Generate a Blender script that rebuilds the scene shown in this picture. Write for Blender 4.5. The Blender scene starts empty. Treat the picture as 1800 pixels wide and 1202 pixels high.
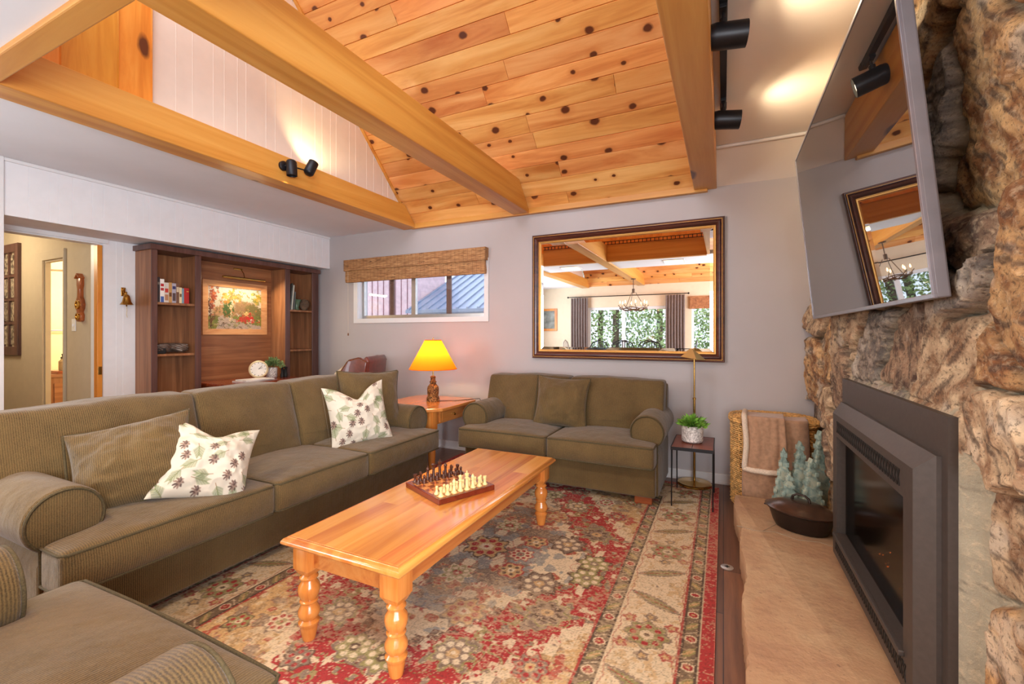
import bpy, bmesh, math, random
import numpy as np
from mathutils import Vector, Matrix, Euler
sc = bpy.context.scene
COL = sc.collection
PI = math.pi

# ------------------------------------------------------------------ camera, world, lights, exposure
CAM_Z = 1.25
cam_data = bpy.data.cameras.new('camera')
cam = bpy.data.objects.new('camera', cam_data); COL.objects.link(cam)
cam.location = (0, 0, CAM_Z)
cam.rotation_euler = (PI/2, 0, math.radians(25.5))
cam_data.sensor_width = 36; cam_data.lens = 779/1800*36
cam_data.shift_y = -13/1800; cam_data.clip_start = 0.05
sc.camera = cam
sc.view_settings.view_transform = 'Standard'; sc.view_settings.look = 'None'
sc.view_settings.gamma = 1; sc.view_settings.use_curve_mapping = False
sc.view_settings.exposure = 0.8
sc.cycles.use_denoising = True
sc.cycles.max_bounces = 8; sc.cycles.diffuse_bounces = 6; sc.cycles.glossy_bounces = 4
sc.cycles.transparent_max_bounces = 8; sc.cycles.caustics_reflective = False; sc.cycles.caustics_refractive = False
sc.cycles.sample_clamp_indirect = 6

world = bpy.data.worlds.new('sky'); sc.world = world; world.use_nodes = True
wn = world.node_tree.nodes; wl = world.node_tree.links
wn['Background'].inputs[0].default_value = (0.72, 0.84, 1.0, 1)
wn['Background'].inputs[1].default_value = 1.6

def area(name, loc, rot, sx, sy, power, color=(1, 1, 1), spread=PI):
    l = bpy.data.lights.new(name, 'AREA'); l.shape = 'RECTANGLE'; l.size = sx; l.size_y = sy
    l.energy = power; l.color = color; l.spread = spread
    o = bpy.data.objects.new(name, l); COL.objects.link(o); o.location = loc; o.rotation_euler = rot
    return o
DAY = (0.88, 0.94, 1.0)
area('rear_fill_light', (0.95, -3.02, 1.35), (PI/2, 0, 0), 1.5, 1.8, 80, DAY)  # added fill for patio daylight, out of view before a solid wall
area('side_fill_light', (1.75, -1.2, 1.35), (0, PI/2, 0), 1.5, 2.2, 120, DAY)  # unseen fill light, added; the side wall has no window
area('left_fill_light', (-4.45, -1.2, 1.5), (0, -PI/2, 0), 1.4, 2.0, 65, DAY)  # added fill to brighten the room from the left; no window behind it
area('vault_fill_light', (-1.7, 0.90, 3.85), (PI/2, 0, 0), 2.6, 0.9, 22, (0.95, 0.96, 1.0))  # added out of view to brighten the pine vault
for lx in (-0.75, -2.55):
    area('ceiling_panel_light', (lx, 0.3, 2.46), (0, 0, 0), 0.28, 0.28, 14, (1.0, 0.88, 0.70))

# ------------------------------------------------------------------ basic helpers
def link(o, parent=None):
    COL.objects.link(o)
    if parent is not None: o.parent = parent
    return o
def tag(o, label, cat, group=None, kind=None):
    if label: o['label'] = label
    if cat: o['category'] = cat
    if group: o['group'] = group
    if kind: o['kind'] = kind
    return o
def thing(name, label, cat, loc=(0, 0, 0), rz=0, group=None):
    o = bpy.data.objects.new(name, None); o.empty_display_size = 0.1
    COL.objects.link(o); o.location = loc; o.rotation_euler = (0, 0, rz)
    return tag(o, label, cat, group)
def dup(root, loc=None, rz=None, label=None, group=None):
    r = root.copy(); COL.objects.link(r)
    if loc is not None: r.location = loc
    if rz is not None: r.rotation_euler = (0, 0, rz)
    if label: r['label'] = label
    if group: r['group'] = group
    for ch in list(root.children):
        c = ch.copy(); COL.objects.link(c); c.parent = r
        for g in list(ch.children):
            d = g.copy(); COL.objects.link(d); d.parent = c
    return r
def mobj(name, me, mat, parent=None, smooth=None):
    o = bpy.data.objects.new(name, me)
    if mat is not None:
        for m in (mat if isinstance(mat, (list, tuple)) else [mat]): me.materials.append(m)
    if smooth is not None:
        me.polygons.foreach_set('use_smooth', [True]*len(me.polygons))
        if smooth < 179:
            me.set_sharp_from_angle(angle=math.radians(smooth))
    return link(o, parent)
def obj(name, bm, mat, parent=None, smooth=None, loc=None, rot=None):
    me = bpy.data.meshes.new(name)
    bmesh.ops.recalc_face_normals(bm, faces=bm.faces[:])
    bm.to_mesh(me); bm.free()
    o = mobj(name, me, mat, parent, smooth)
    if loc is not None: o.location = loc
    if rot is not None: o.rotation_euler = rot
    return o
def struct(name, bm, mat, smooth=None):
    o = obj(name, bm, mat, None, smooth); o['kind'] = 'structure'; return o
def NB(): return bmesh.new()
def merge(bm, tmp, mat4=None):
    me = bpy.data.meshes.new('tmp'); tmp.to_mesh(me); tmp.free()
    if mat4 is not None: me.transform(mat4)
    bm.from_mesh(me); bpy.data.meshes.remove(me)
_jit = [0]
def box(bm, x0, x1, y0, y1, z0, z1, bev=0, seg=2, mat4=None, mi=0):
    # a hair of size difference keeps the faces of joined boxes from coinciding
    _jit[0] = (_jit[0]+1) % 7; j = .00006+.00007*_jit[0]; s_ = min(1, min(x1-x0, y1-y0, z1-z0)/.01)*j
    x0 -= s_; x1 += s_; y0 -= s_; y1 += s_; z0 -= s_*.3; z1 += s_*.3
    t = bmesh.new(); bmesh.ops.create_cube(t, size=1)
    for v in t.verts:
        v.co = ((x0+x1)/2+v.co.x*(x1-x0), (y0+y1)/2+v.co.y*(y1-y0), (z0+z1)/2+v.co.z*(z1-z0))
    if bev > 0:
        bmesh.ops.bevel(t, geom=t.edges[:], offset=bev, segments=seg, affect='EDGES', profile=0.6)
    for f in t.faces: f.material_index = mi
    merge(bm, t, mat4); return bm
def quad(bm, pts):
    bm.faces.new([bm.verts.new(p) for p in pts])
def lathe(bm, prof, seg=24, mat4=None, cap=True):
    t = bmesh.new(); rings = []
    for r, z in prof:
        rings.append([t.verts.new((r*math.cos(2*PI*i/seg), r*math.sin(2*PI*i/seg), z)) for i in range(seg)])
    for a, b in zip(rings, rings[1:]):
        for i in range(seg):
            t.faces.new((a[i], a[(i+1) % seg], b[(i+1) % seg], b[i]))
    if cap:
        t.faces.new(rings[0][::-1]); t.faces.new(rings[-1])
    merge(bm, t, mat4); return bm
def tube(bm, pts, r, seg=8, closed=False):
    pts = [Vector(p) for p in pts]; n = len(pts); rs = r if isinstance(r, (list, tuple)) else [r]*n
    rings = []; up = None
    for i, p in enumerate(pts):
        if closed: d = (pts[(i+1) % n]-pts[i-1])
        else: d = pts[min(i+1, n-1)]-pts[max(i-1, 0)]
        d.normalize()
        if up is None:
            up = Vector((0, 0, 1)) if abs(d.z) < 0.9 else Vector((1, 0, 0))
        a = d.cross(up).normalized(); b = a.cross(d).normalized(); up = b
        rings.append([bm.verts.new(p+(a*math.cos(2*PI*k/seg)+b*math.sin(2*PI*k/seg))*rs[i]) for k in range(seg)])
    m = n if closed else n-1
    for i in range(m):
        A = rings[i]; B = rings[(i+1) % n]
        for k in range(seg): bm.faces.new((A[k], A[(k+1) % seg], B[(k+1) % seg], B[k]))
    if not closed:
        bm.faces.new(rings[0][::-1]); bm.faces.new(rings[-1])
    return bm
def prism(bm, poly, axis, a0, a1, bev=0, seg=3, mat4=None, endbev=False):
    """poly = list of 2D points; axis 'x': (y,z), 'y': (x,z), 'z': (x,y)"""
    t = bmesh.new()
    def P(u, v, a):
        return {'x': (a, u, v), 'y': (u, a, v), 'z': (u, v, a)}[axis]
    A = [t.verts.new(P(u, v, a0)) for u, v in poly]; B = [t.verts.new(P(u, v, a1)) for u, v in poly]
    n = len(poly)
    for i in range(n): t.faces.new((A[i], A[(i+1) % n], B[(i+1) % n], B[i]))
    f0 = t.faces.new(A[::-1]); f1 = t.faces.new(B)
    bmesh.ops.recalc_face_normals(t, faces=t.faces[:])
    if bev > 0:
        ed = set(f0.edges) | set(f1.edges) if endbev else set(t.edges)
        bmesh.ops.bevel(t, geom=list(ed), offset=bev, segments=seg, affect='EDGES', profile=0.5)
    merge(bm, t, mat4); return bm
def cage(xs, ys, zs, inside, fn=None):
    """blocky cage of cells -> bmesh of its outer skin (to be subdivided)"""
    bm = bmesh.new(); V = {}
    nx, ny, nz = len(xs)-1, len(ys)-1, len(zs)-1
    def ins(i, j, k): return 0 <= i < nx and 0 <= j < ny and 0 <= k < nz and inside(i, j, k)
    def vert(i, j, k):
        if (i, j, k) not in V:
            c = (xs[i], ys[j], zs[k])
            V[(i, j, k)] = bm.verts.new(fn(*c) if fn else c)
        return V[(i, j, k)]
    for i in range(nx):
        for j in range(ny):
            for k in range(nz):
                if not ins(i, j, k): continue
                for d, c in (((-1, 0, 0), ((0, 0, 0), (0, 0, 1), (0, 1, 1), (0, 1, 0))), ((1, 0, 0), ((1, 0, 0), (1, 1, 0), (1, 1, 1), (1, 0, 1))),
                             ((0, -1, 0), ((0, 0, 0), (1, 0, 0), (1, 0, 1), (0, 0, 1))), ((0, 1, 0), ((0, 1, 0), (0, 1, 1), (1, 1, 1), (1, 1, 0))),
                             ((0, 0, -1), ((0, 0, 0), (0, 1, 0), (1, 1, 0), (1, 0, 0))), ((0, 0, 1), ((0, 0, 1), (1, 0, 1), (1, 1, 1), (0, 1, 1)))):
                    if not ins(i+d[0], j+d[1], k+d[2]):
                        bm.faces.new([vert(i+a, j+b, k+e) for a, b, e in c])
    return bm
def subsurf(o, lv=2):
    m = o.modifiers.new('soft', 'SUBSURF'); m.levels = lv; m.render_levels = lv
    return o
def rot_mat(loc=(0, 0, 0), rx=0, ry=0, rz=0):
    return Matrix.Translation(loc) @ Euler((rx, ry, rz)).to_matrix().to_4x4()
def arc(cx, cy, r, a0, a1, n):
    return [(cx+r*math.cos(math.radians(a0+(a1-a0)*i/n)), cy+r*math.sin(math.radians(a0+(a1-a0)*i/n))) for i in range(n+1)]

# numpy noise
def vnoise(x, y, seed=0):
    xi = np.floor(x).astype(np.int64); yi = np.floor(y).astype(np.int64); xf = x-xi; yf = y-yi
    def h(a, b):
        n = (a*374761393+b*668265263+seed*974634777) & 0xffffffff
        n = ((n ^ (n >> 13))*1274126177) & 0xffffffff
        return ((n ^ (n >> 16)) & 0xffff)/65535.0
    u = xf*xf*(3-2*xf); v = yf*yf*(3-2*yf)
    return (h(xi, yi)*(1-u)+h(xi+1, yi)*u)*(1-v)+(h(xi, yi+1)*(1-u)+h(xi+1, yi+1)*u)*v
def fbm(x, y, seed=0, octv=4, gain=0.5):
    s = 0; a = 1; t = 0
    for o in range(octv):
        s = s+a*vnoise(x*2**o, y*2**o, seed+o*17); t += a; a *= gain
    return s/t

# ------------------------------------------------------------------ materials
def lin(r, g, b):
    f = lambda c: (c/255/12.92) if c/255 <= 0.04045 else ((c/255+0.055)/1.055)**2.4
    return (f(r), f(g), f(b), 1)
class MT:
    def __init__(s, name):
        s.m = bpy.data.materials.new(name); s.m.use_nodes = True; s.nt = s.m.node_tree
        s.b = s.nt.nodes['Principled BSDF']
    def n(s, t, **kw):
        nd = s.nt.nodes.new('ShaderNode'+t)
        for k, v in kw.items(): setattr(nd, k, v)
        return nd
    def l(s, a, b): s.nt.links.new(a, b)
    def coords(s, scale=(1, 1, 1), rnd=False, space='Object', rot=(0, 0, 0)):
        tc = s.n('TexCoord'); out = tc.outputs[space]
        if rnd:
            at = s.n('Attribute', attribute_name='rnd'); vm = s.n('VectorMath', operation='SCALE')
            vm.inputs[0].default_value = (37, 53, 71); s.l(at.outputs['Fac'], vm.inputs['Scale'])
            ad = s.n('VectorMath', operation='ADD'); s.l(out, ad.inputs[0]); s.l(vm.outputs[0], ad.inputs[1]); out = ad.outputs[0]
            s.rndf = at.outputs['Fac']
        mp = s.n('Mapping'); mp.inputs['Scale'].default_value = scale; mp.inputs['Rotation'].default_value = rot
        s.l(out, mp.inputs['Vector']); return mp.outputs[0]
    def noise(s, vec, scale, detail=4, rough=0.5, dist=0):
        n = s.n('TexNoise'); n.inputs['Scale'].default_value = scale; n.inputs['Detail'].default_value = detail
        n.inputs['Roughness'].default_value = rough; n.inputs['Distortion'].default_value = dist
        s.l(vec, n.inputs['Vector']); return n.outputs['Fac']
    def ramp(s, fac, stops):
        r = s.n('ValToRGB'); e = r.color_ramp.elements
        while len(e) < len(stops): e.new(0.5)
        for el, (p, c) in zip(e, stops): el.position = p; el.color = c if len(c) == 4 else (*c, 1)
        s.l(fac, r.inputs[0]); return r.outputs[0]
    def mix(s, fac, a, b, mode='MIX'):
        m = s.n('MixRGB', blend_type=mode)
        for i, v in ((0, fac), (1, a), (2, b)):
            if hasattr(v, 'links'): s.l(v, m.inputs[i])
            else: m.inputs[i].default_value = v
        return m.outputs[0]
    def math(s, op, a, b=0.0):
        m = s.n('Math', operation=op)
        for i, v in ((0, a), (1, b)):
            if hasattr(v, 'links'): s.l(v, m.inputs[i])
            else: m.inputs[i].default_value = v
        return m.outputs[0]
    def bump(s, h, strength=0.3, dist=0.01):
        b = s.n('Bump'); b.inputs['Strength'].default_value = strength; b.inputs['Distance'].default_value = dist
        s.l(h, b.inputs['Height']); s.l(b.outputs[0], s.b.inputs['Normal']); return b
    def set(s, **kw):
        for k, v in kw.items():
            i = s.b.inputs[k.replace('_', ' ')]
            if hasattr(v, 'links'): s.l(v, i)
            else: i.default_value = v
        return s.m
def plain(name, rgb, rough=0.5, metal=0, var=0.06, scale=12, bump=0, **kw):
    t = MT(name); v = t.coords(); n = t.noise(v, scale, 3)
    c = lin(*rgb); d = tuple(x*(1-var*2) for x in c[:3])+(1,); e = tuple(min(1, x*(1+var)) for x in c[:3])+(1,)
    t.set(Base_Color=t.ramp(n, [(0.3, d), (0.7, e)]), Roughness=rough, Metallic=metal)
    if bump: t.bump(n, bump, 0.004)
    for k, v2 in kw.items(): t.set(**{k: v2})
    return t.m
def emit(name, rgb, strength):
    t = MT(name); t.set(Base_Color=lin(*rgb), Emission_Color=lin(*rgb), Emission_Strength=strength); return t.m
def wood(name, light, mid, dark, axis='X', gs=1.0, rough=0.4, knots=0.0, knotscale=3.0, tint=0.25, bump=0.12, coat=0.0, stops=(0.3, 0.5, 0.72), stretch=0.10, planar=False, krad=0.045):
    t = MT(name); k = {'X': 0, 'Y': 1, 'Z': 2}[axis]
    sc3 = [1, 1, 1]; sc3[k] = stretch
    v = t.coords(tuple(sc3), rnd=True)
    g = t.noise(v, 9*gs, 5, 0.6, 1.2)
    w = t.noise(v, 60*gs, 3, 0.6, 0.3)
    col = t.ramp(g, [(stops[0], lin(*light)), (stops[1], lin(*mid)), (stops[2], lin(*dark))])
    col = t.mix(t.math('MULTIPLY', w, 0.35), col, lin(*dark), 'MIX')
    # per board tint
    hs = t.n('HueSaturation'); t.l(col, hs.inputs['Color'])
    t.l(t.math('ADD', t.math('MULTIPLY', t.rndf, tint), 1-tint/2), hs.inputs['Value'])
    t.l(t.math('ADD', t.math('MULTIPLY', t.math('FRACT', t.math('MULTIPLY', t.rndf, 7.3)), 0.014), 0.494), hs.inputs['Hue'])
    col = hs.outputs[0]
    h = g
    if knots > 0:
        s4 = [1, 1, 1]; s4[k] = 0.45
        kv = t.coords(tuple(s4), rnd=True)
        if planar:
            at2 = t.n('Attribute', attribute_name='bc'); kv = at2.outputs['Vector']
        vo = t.n('TexVoronoi'); vo.inputs['Scale'].default_value = knotscale; t.l(kv, vo.inputs['Vector'])
        if planar: vo.voronoi_dimensions = '2D'
        nn = t.noise(kv, 25, 2)
        d = t.math('ADD', vo.outputs['Distance'], t.math('MULTIPLY', t.math('SUBTRACT', nn, 0.5), 0.06))
        sep = t.n('SeparateColor'); t.l(vo.outputs['Color'], sep.inputs[0])
        on = t.math('LESS_THAN', sep.outputs[0], knots)
        rad = t.math('ADD', t.math('MULTIPLY', sep.outputs[1], krad*1.6), krad)
        kn = t.n('MapRange'); t.l(t.math('DIVIDE', d, rad), kn.inputs[0])
        kn.inputs[1].default_value = 0.75; kn.inputs[2].default_value = 1.15; kn.inputs[3].default_value = 1; kn.inputs[4].default_value = 0
        halo = t.n('MapRange'); t.l(t.math('DIVIDE', d, rad), halo.inputs[0])
        halo.inputs[1].default_value = 1; halo.inputs[2].default_value = 2.6; halo.inputs[3].default_value = 0.45; halo.inputs[4].default_value = 0
        col = t.mix(t.math('MULTIPLY', on, halo.outputs[0]), col, lin(*dark))
        col = t.mix(t.math('MULTIPLY', on, kn.outputs[0]), col, lin(92, 46, 26))
    t.set(Base_Color=col, Roughness=rough)
    if coat: t.set(Coat_Weight=coat, Coat_Roughness=0.15)
    if bump: t.bump(w, bump, 0.002)
    return t.m
def vcol(name, rough=0.9, nz=0.0, nscale=300, bump=0.0, sheen=0.0):
    t = MT(name); at = t.n('Attribute', attribute_name='Col'); c = at.outputs['Color']
    v = t.coords()
    n = t.noise(v, nscale, 2)
    if nz: c = t.mix(t.ramp(n, [(0.35, (0, 0, 0, 1)), (0.65, (nz, nz, nz, 1))]), c, lin(205, 186, 150))
    t.set(Base_Color=c, Roughness=rough)
    if bump: t.bump(n, bump, 0.003)
    if sheen: t.set(Sheen_Weight=sheen)
    return t.m
def vmetal(name, rgb, rough=0.25, metal=1.0): return plain(name, rgb, rough, metal, 0.03)

M = {}
M['pine_ceiling'] = wood('knotty pine boards', (244, 194, 126), (230, 168, 98), (196, 120, 60), 'X', 0.8, 0.28, knots=0.85, knotscale=4.2, tint=0.24, coat=0.25, planar=True, krad=0.05)
M['pine_vertical'] = wood('knotty pine upright boards', (236, 170, 76), (226, 152, 58), (198, 114, 36), 'Z', 1.0, 0.35, knots=0.3, knotscale=3.5, tint=0.18, krad=0.05)
M['beam'] = wood('fir beam', (230, 178, 90), (218, 160, 70), (192, 128, 48), 'Y', 0.8, 0.42, knots=0.35, knotscale=3.0, tint=0.2, coat=0.12, stretch=0.05, krad=0.06)
M['beam_x'] = wood('fir cross beam', (230, 178, 90), (218, 160, 70), (192, 128, 48), 'X', 0.8, 0.42, knots=0.35, knotscale=3.0, tint=0.2, stretch=0.05, krad=0.06)
M['table_pine'] = wood('honey pine table', (234, 170, 92), (222, 148, 70), (180, 98, 42), 'Y', 0.9, 0.2, knots=0.3, knotscale=3.2, tint=0.2, coat=0.4, stretch=0.05, krad=0.06)
M['leg_pine'] = wood('honey pine turned', (234, 168, 86), (224, 148, 66), (192, 108, 42), 'Z', 1.2, 0.22, knots=0.08, knotscale=4, tint=0.1, coat=0.4)
M['walnut_v'] = wood('walnut laminate upright', (186, 136, 92), (160, 112, 72), (114, 76, 48), 'Z', 2.0, 0.4, tint=0.12, stretch=0.05)
M['walnut_h'] = wood('walnut panel level grain', (192, 140, 92), (164, 112, 70), (116, 74, 46), 'Y', 1.4, 0.4, tint=0.10, stretch=0.05)
M['walnut_dark'] = wood('dark bookcase edging', (118, 86, 76), (100, 70, 62), (74, 50, 44), 'Z', 2.2, 0.4, tint=0.1, stretch=0.05)
M['cherry'] = wood('cherry desk', (168, 88, 44), (142, 66, 32), (96, 40, 20), 'Y', 1.2, 0.2, tint=0.1, coat=0.4)
M['floor'] = None
M['oak_shelf'] = wood('side table wood', (164, 96, 66), (140, 78, 52), (100, 52, 34), 'X', 1.5, 0.35, tint=0.1)
M['block'] = wood('block foot wood', (178, 104, 54), (156, 84, 40), (110, 54, 26), 'X', 1.5, 0.35)
M['mahogany'] = wood('mahogany mirror moulding', (112, 62, 42), (88, 46, 32), (58, 30, 24), 'X', 1.8, 0.3, tint=0.1, coat=0.3)
M['white_wall'] = plain('white painted panelling', (232, 232, 236), 0.55, var=0.015)
M['gable'] = plain('off white gable panelling', (222, 208, 194), 0.6, var=0.015)
M['grey_wall'] = plain('warm grey wall paint', (184, 178, 179), 0.75, var=0.015, scale=3, bump=0.05)
M['ceil_white'] = plain('white ceiling paint', (228, 230, 234), 0.7, var=0.015, scale=3)
M['ceil_right'] = plain('satin ceiling paint', (222, 214, 208), 0.33, var=0.015, scale=3)
M['hall_wall'] = plain('hall wall paint', (188, 174, 152), 0.8, var=0.02)
M['bath_wall'] = plain('bathroom wall paint', (240, 226, 190), 0.7, var=0.02)
M['trim_white'] = plain('white trim paint', (226, 226, 228), 0.4, var=0.01)
M['black_metal'] = plain('black painted metal', (34, 34, 38), 0.38, 0.5, 0.05)
M['charcoal'] = plain('charcoal fireplace steel', (84, 76, 72), 0.5, 0.45, 0.05, 60)
M['black'] = plain('matt black', (16, 15, 15), 0.6, 0, 0.05)
M['brass'] = vmetal('polished brass', (206, 166, 92), 0.22)
M['steel'] = vmetal('brushed aluminium', (186, 180, 176), 0.35)
M['alu_dark'] = plain('bronze window frame', (120, 92, 84), 0.5, 0.3)
# fabric
def fabric(name, a, b, rib=0.0095, axis=0, bump=0.5):
    t = MT(name); v = t.coords()
    sep = t.n('SeparateXYZ'); t.l(v, sep.inputs[0])
    wob = t.noise(v, 90, 2)
    tc = t.n('TexCoord'); sn = t.n('SeparateXYZ'); t.l(tc.outputs['Normal'], sn.inputs[0])
    usex = t.math('GREATER_THAN', t.math('ABSOLUTE', sn.outputs[1]), .6) if axis == 1 else t.math('LESS_THAN', t.math('ABSOLUTE', sn.outputs[0]), .75)
    crd = t.math('ADD', t.math('MULTIPLY', sep.outputs[0], usex), t.math('MULTIPLY', sep.outputs[1], t.math('SUBTRACT', 1.0, usex)))
    ph = t.math('ADD', t.math('MULTIPLY', crd, 2*PI/rib), t.math('MULTIPLY', wob, 3.0))
    s = t.math('ADD', t.math('MULTIPLY', t.math('SINE', ph), 0.5), 0.5)
    n = t.noise(v, 260, 2, 0.7); big = t.noise(v, 5, 4, 0.6)
    f = t.math('ADD', t.math('MULTIPLY', s, 0.30), t.math('MULTIPLY', n, 0.70))
    col = t.ramp(f, [(0.28, lin(*b)), (0.68, lin(*a))])
    col = t.mix(t.ramp(big, [(0.35, (0, 0, 0, 1)), (0.7, (0.35,)*3+(1,))]), col, tuple(x*1.35 for x in lin(*a)[:3])+(1,))
    t.set(Base_Color=col, Roughness=0.95, Sheen_Weight=0.25, Sheen_Roughness=0.5, Specular_IOR_Level=0.2)
    b1 = t.n('Bump'); b1.inputs['Strength'].default_value = 0.35; b1.inputs['Distance'].default_value = 0.05; t.l(t.noise(v, 7, 3), b1.inputs['Height'])
    b2 = t.n('Bump'); b2.inputs['Strength'].default_value = bump; b2.inputs['Distance'].default_value = 0.003
    t.l(f, b2.inputs['Height']); t.l(b1.outputs[0], b2.inputs['Normal']); t.l(b2.outputs[0], t.b.inputs['Normal'])
    return t.m
M['olive'] = fabric('olive ribbed chenille', (112, 91, 57), (63, 49, 30), 0.0075)
M['olive_arm'] = fabric('olive ribbed chenille on arms', (112, 91, 57), (63, 49, 30), 0.0075, 1)
M['olive_pipe'] = plain('olive piping cord', (84, 72, 46), 0.9, 0, 0.2, 200)
M['leather'] = plain('oxblood leather', (104, 44, 30), 0.32, 0, 0.15, 20, Coat_Weight=0.3)
M['canvas'] = plain('cream canvas', (222, 206, 178), 0.9, 0, 0.08, 60, 0.2)
M['mirror'] = MT('mirror silvering').set(Base_Color=(0.93, 0.93, 0.93, 1), Metallic=1.0, Roughness=0.0)
def glass(name, rgb=(1, 1, 1), mixf=0.12, rough=0.02):
    t = MT(name); nt = t.nt; tr = t.n('BsdfTransparent'); tr.inputs[0].default_value = (*rgb, 1)
    gl = t.n('BsdfGlossy'); gl.inputs['Roughness'].default_value = rough
    lw = t.n('LayerWeight'); lw.inputs[0].default_value = 0.35
    mx = t.n('MixShader'); t.l(t.math('ADD', t.math('MULTIPLY', lw.outputs['Facing'], 0.25), mixf*0.3), mx.inputs[0])
    t.l(tr.outputs[0], mx.inputs[1]); t.l(gl.outputs[0], mx.inputs[2])
    out = [x for x in nt.nodes if x.type == 'OUTPUT_MATERIAL'][0]; t.l(mx.outputs[0], out.inputs[0]); return t.m
M['glass'] = glass('window glass')
M['fire_glass'] = glass('smoked screen glass', (0.20, 0.18, 0.17), 0.15, 0.12)

# ------------------------------------------------------------------ boards helper (geometry with chamfered joints)
def boards(name, mat, org, u, v, ulen, vlen, width, joint=(1.2, 2.6), gap=0.004, depth=0.006, seed=1, widths=None, clip=None, struct_=True):
    """skin of boards running along u, stacked along v; normal = u x v faces the room"""
    rg = random.Random(seed); org = Vector(org); u = Vector(u).normalized(); v = Vector(v).normalized(); n = u.cross(v).normalized()
    verts = []; faces = []; rnd = []; bc = []
    a = 0.0; i = 0
    while a < vlen-1e-4:
        w = (widths[i % len(widths)] if widths else width); b = min(a+w, vlen); i += 1
        c0, c1 = 0.0, ulen
        if clip: c0, c1 = clip((a+b)/2)
        x = c0 - (rg.random()*joint[0] if joint else 0)
        while x < c1-1e-4:
            L = rg.uniform(*joint) if joint else (c1-c0)
            x1 = x+L; s = max(x, c0); e = min(x1, c1); x = x1 if joint else c1
            if e-s < 0.01: continue
            g = gap; k = len(verts); r = rg.random()
            P = lambda p, q, d: tuple(org+u*p+v*q+n*d)
            for (p, q, d) in ((s, a, -depth), (e, a, -depth), (e, b, -depth), (s, b, -depth),
                              (s+g*.4, a+g, 0), (e-g*.4, a+g, 0), (e-g*.4, b-g, 0), (s+g*.4, b-g, 0)):
                verts.append(P(p, q, d)); bc += [p*.75+r*57, q+r*91, 0]
            for f in ((4, 5, 6, 7), (0, 1, 5, 4), (1, 2, 6, 5), (2, 3, 7, 6), (3, 0, 4, 7)):
                faces.append([k+t for t in f]); rnd.append(r)
        a = b
    me = bpy.data.meshes.new(name); me.from_pydata(verts, [], faces)
    at = me.attributes.new('rnd', 'FLOAT', 'FACE'); at.data.foreach_set('value', rnd)
    me.attributes.new('bc', 'FLOAT_VECTOR', 'POINT').data.foreach_set('vector', bc)
    o = mobj(name, me, mat)
    if struct_: o['kind'] = 'structure'
    return o

# ================================================================== THE ROOM
YW = 4.11; ZC = 2.49; XL = -4.95; XR = 0.64
# floor (dark walnut planks, run towards the far wall)
def floor_mat():
    t = MT('dark walnut floor planks'); v = t.coords(rot=(0, 0, PI/2))
    br = t.n('TexBrick'); br.offset = 0.37; br.inputs['Scale'].default_value = 1
    br.inputs['Brick Width'].default_value = 1.1; br.inputs['Row Height'].default_value = 0.16; br.inputs['Mortar Size'].default_value = 0.002
    br.inputs['Color1'].default_value = lin(142, 98, 70); br.inputs['Color2'].default_value = lin(108, 72, 52); br.inputs['Mortar'].default_value = lin(28, 18, 14)
    t.l(v, br.inputs['Vector'])
    g = t.noise(t.coords((1, 0.06, 1)), 26, 5, 0.65, 0.6)
    c = t.mix(t.ramp(g, [(0.35, (0, 0, 0, 1)), (0.7, (0.6, 0.6, 0.6, 1))]), br.outputs[0], lin(66, 42, 30))
    t.set(Base_Color=c, Roughness=0.36); t.bump(br.outputs['Fac'], -0.3, 0.003); return t.m
bm = NB(); box(bm, -8.2, 2.0, -3.3, 4.4, -0.1, 0); struct('floor', bm, floor_mat())
# far wall with window opening
WX0, WX1, WZ0, WZ1 = -4.06, -2.28, 1.44, 2.06
bm = NB()
box(bm, XL-0.1, WX0, YW, YW+0.16, 0, ZC+0.06); box(bm, WX1, 1.3, YW, YW+0.16, 0, ZC+0.06)
box(bm, WX0, WX1, YW, YW+0.16, 0, WZ0); box(bm, WX0, WX1, YW, YW+0.16, WZ1, ZC+0.06)
struct('wall_far', bm, M['grey_wall'])
bm = NB(); box(bm, -4.66, XR, YW-0.016, YW, 0.0, 0.085, 0.004); box(bm, -4.66, XR, YW-0.024, YW-0.006, 0.0, 0.02, 0.003); struct('baseboard_far', bm, M['trim_white'])
# left wall (white grooved panelling) with the hall opening Y 1.33..1.955, z < 2.06
OY0, OY1, OZ = 1.33, 1.955, 2.055
bm = NB()
box(bm, XL-0.12, XL-0.012, OY1, YW+0.1, 0, 2.6); box(bm, XL-0.12, XL-0.012, -3.2, OY0, 0, 2.6); box(bm, XL-0.12, XL-0.012, OY0, OY1, OZ, 2.6)
struct('wall_left', bm, M['white_wall'])
boards('wall_left', M['white_wall'], (XL, OY1+0.02, 0.0), (0, 0, 1), (0, 1, 0), 2.09, YW-OY1, 0.1, joint=None, gap=0.0016, depth=0.0022, widths=[.10, .05, .14, .09, .06])
bm = NB(); box(bm, XL-0.1, -4.54, -3.1, 1.25, 0, 2.49); struct('wall_left', bm, M['white_wall'])
bm = NB(); box(bm, -4.545, -4.52, 1.235, 1.262, 0, 2.49, 0.003); struct('trim_1', bm, M['trim_white'])
# soffit over the left wall
bm = NB(); box(bm, XL, -4.552, 1.26, YW, 2.09, 2.49); struct('ceiling', bm, M['white_wall'])
boards('ceiling', M['white_wall'], (-4.54, YW, 2.088), (0, 0, 1), (0, -1, 0), 0.402, YW-1.26, 0.1, joint=None, gap=0.0016, depth=0.0022, widths=[.12, .08, .05, .11, .16, .07], seed=4)
bm = NB(); box(bm, -4.552, -4.525, 1.26, YW, 2.465, 2.49, 0.006); struct('trim_2', bm, M['trim_white'])
# left flat ceiling
bm = NB(); box(bm, XL-0.1, -3.28, -3.2, YW, ZC, ZC+0.06); struct('ceiling', bm, M['ceil_white'])
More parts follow.
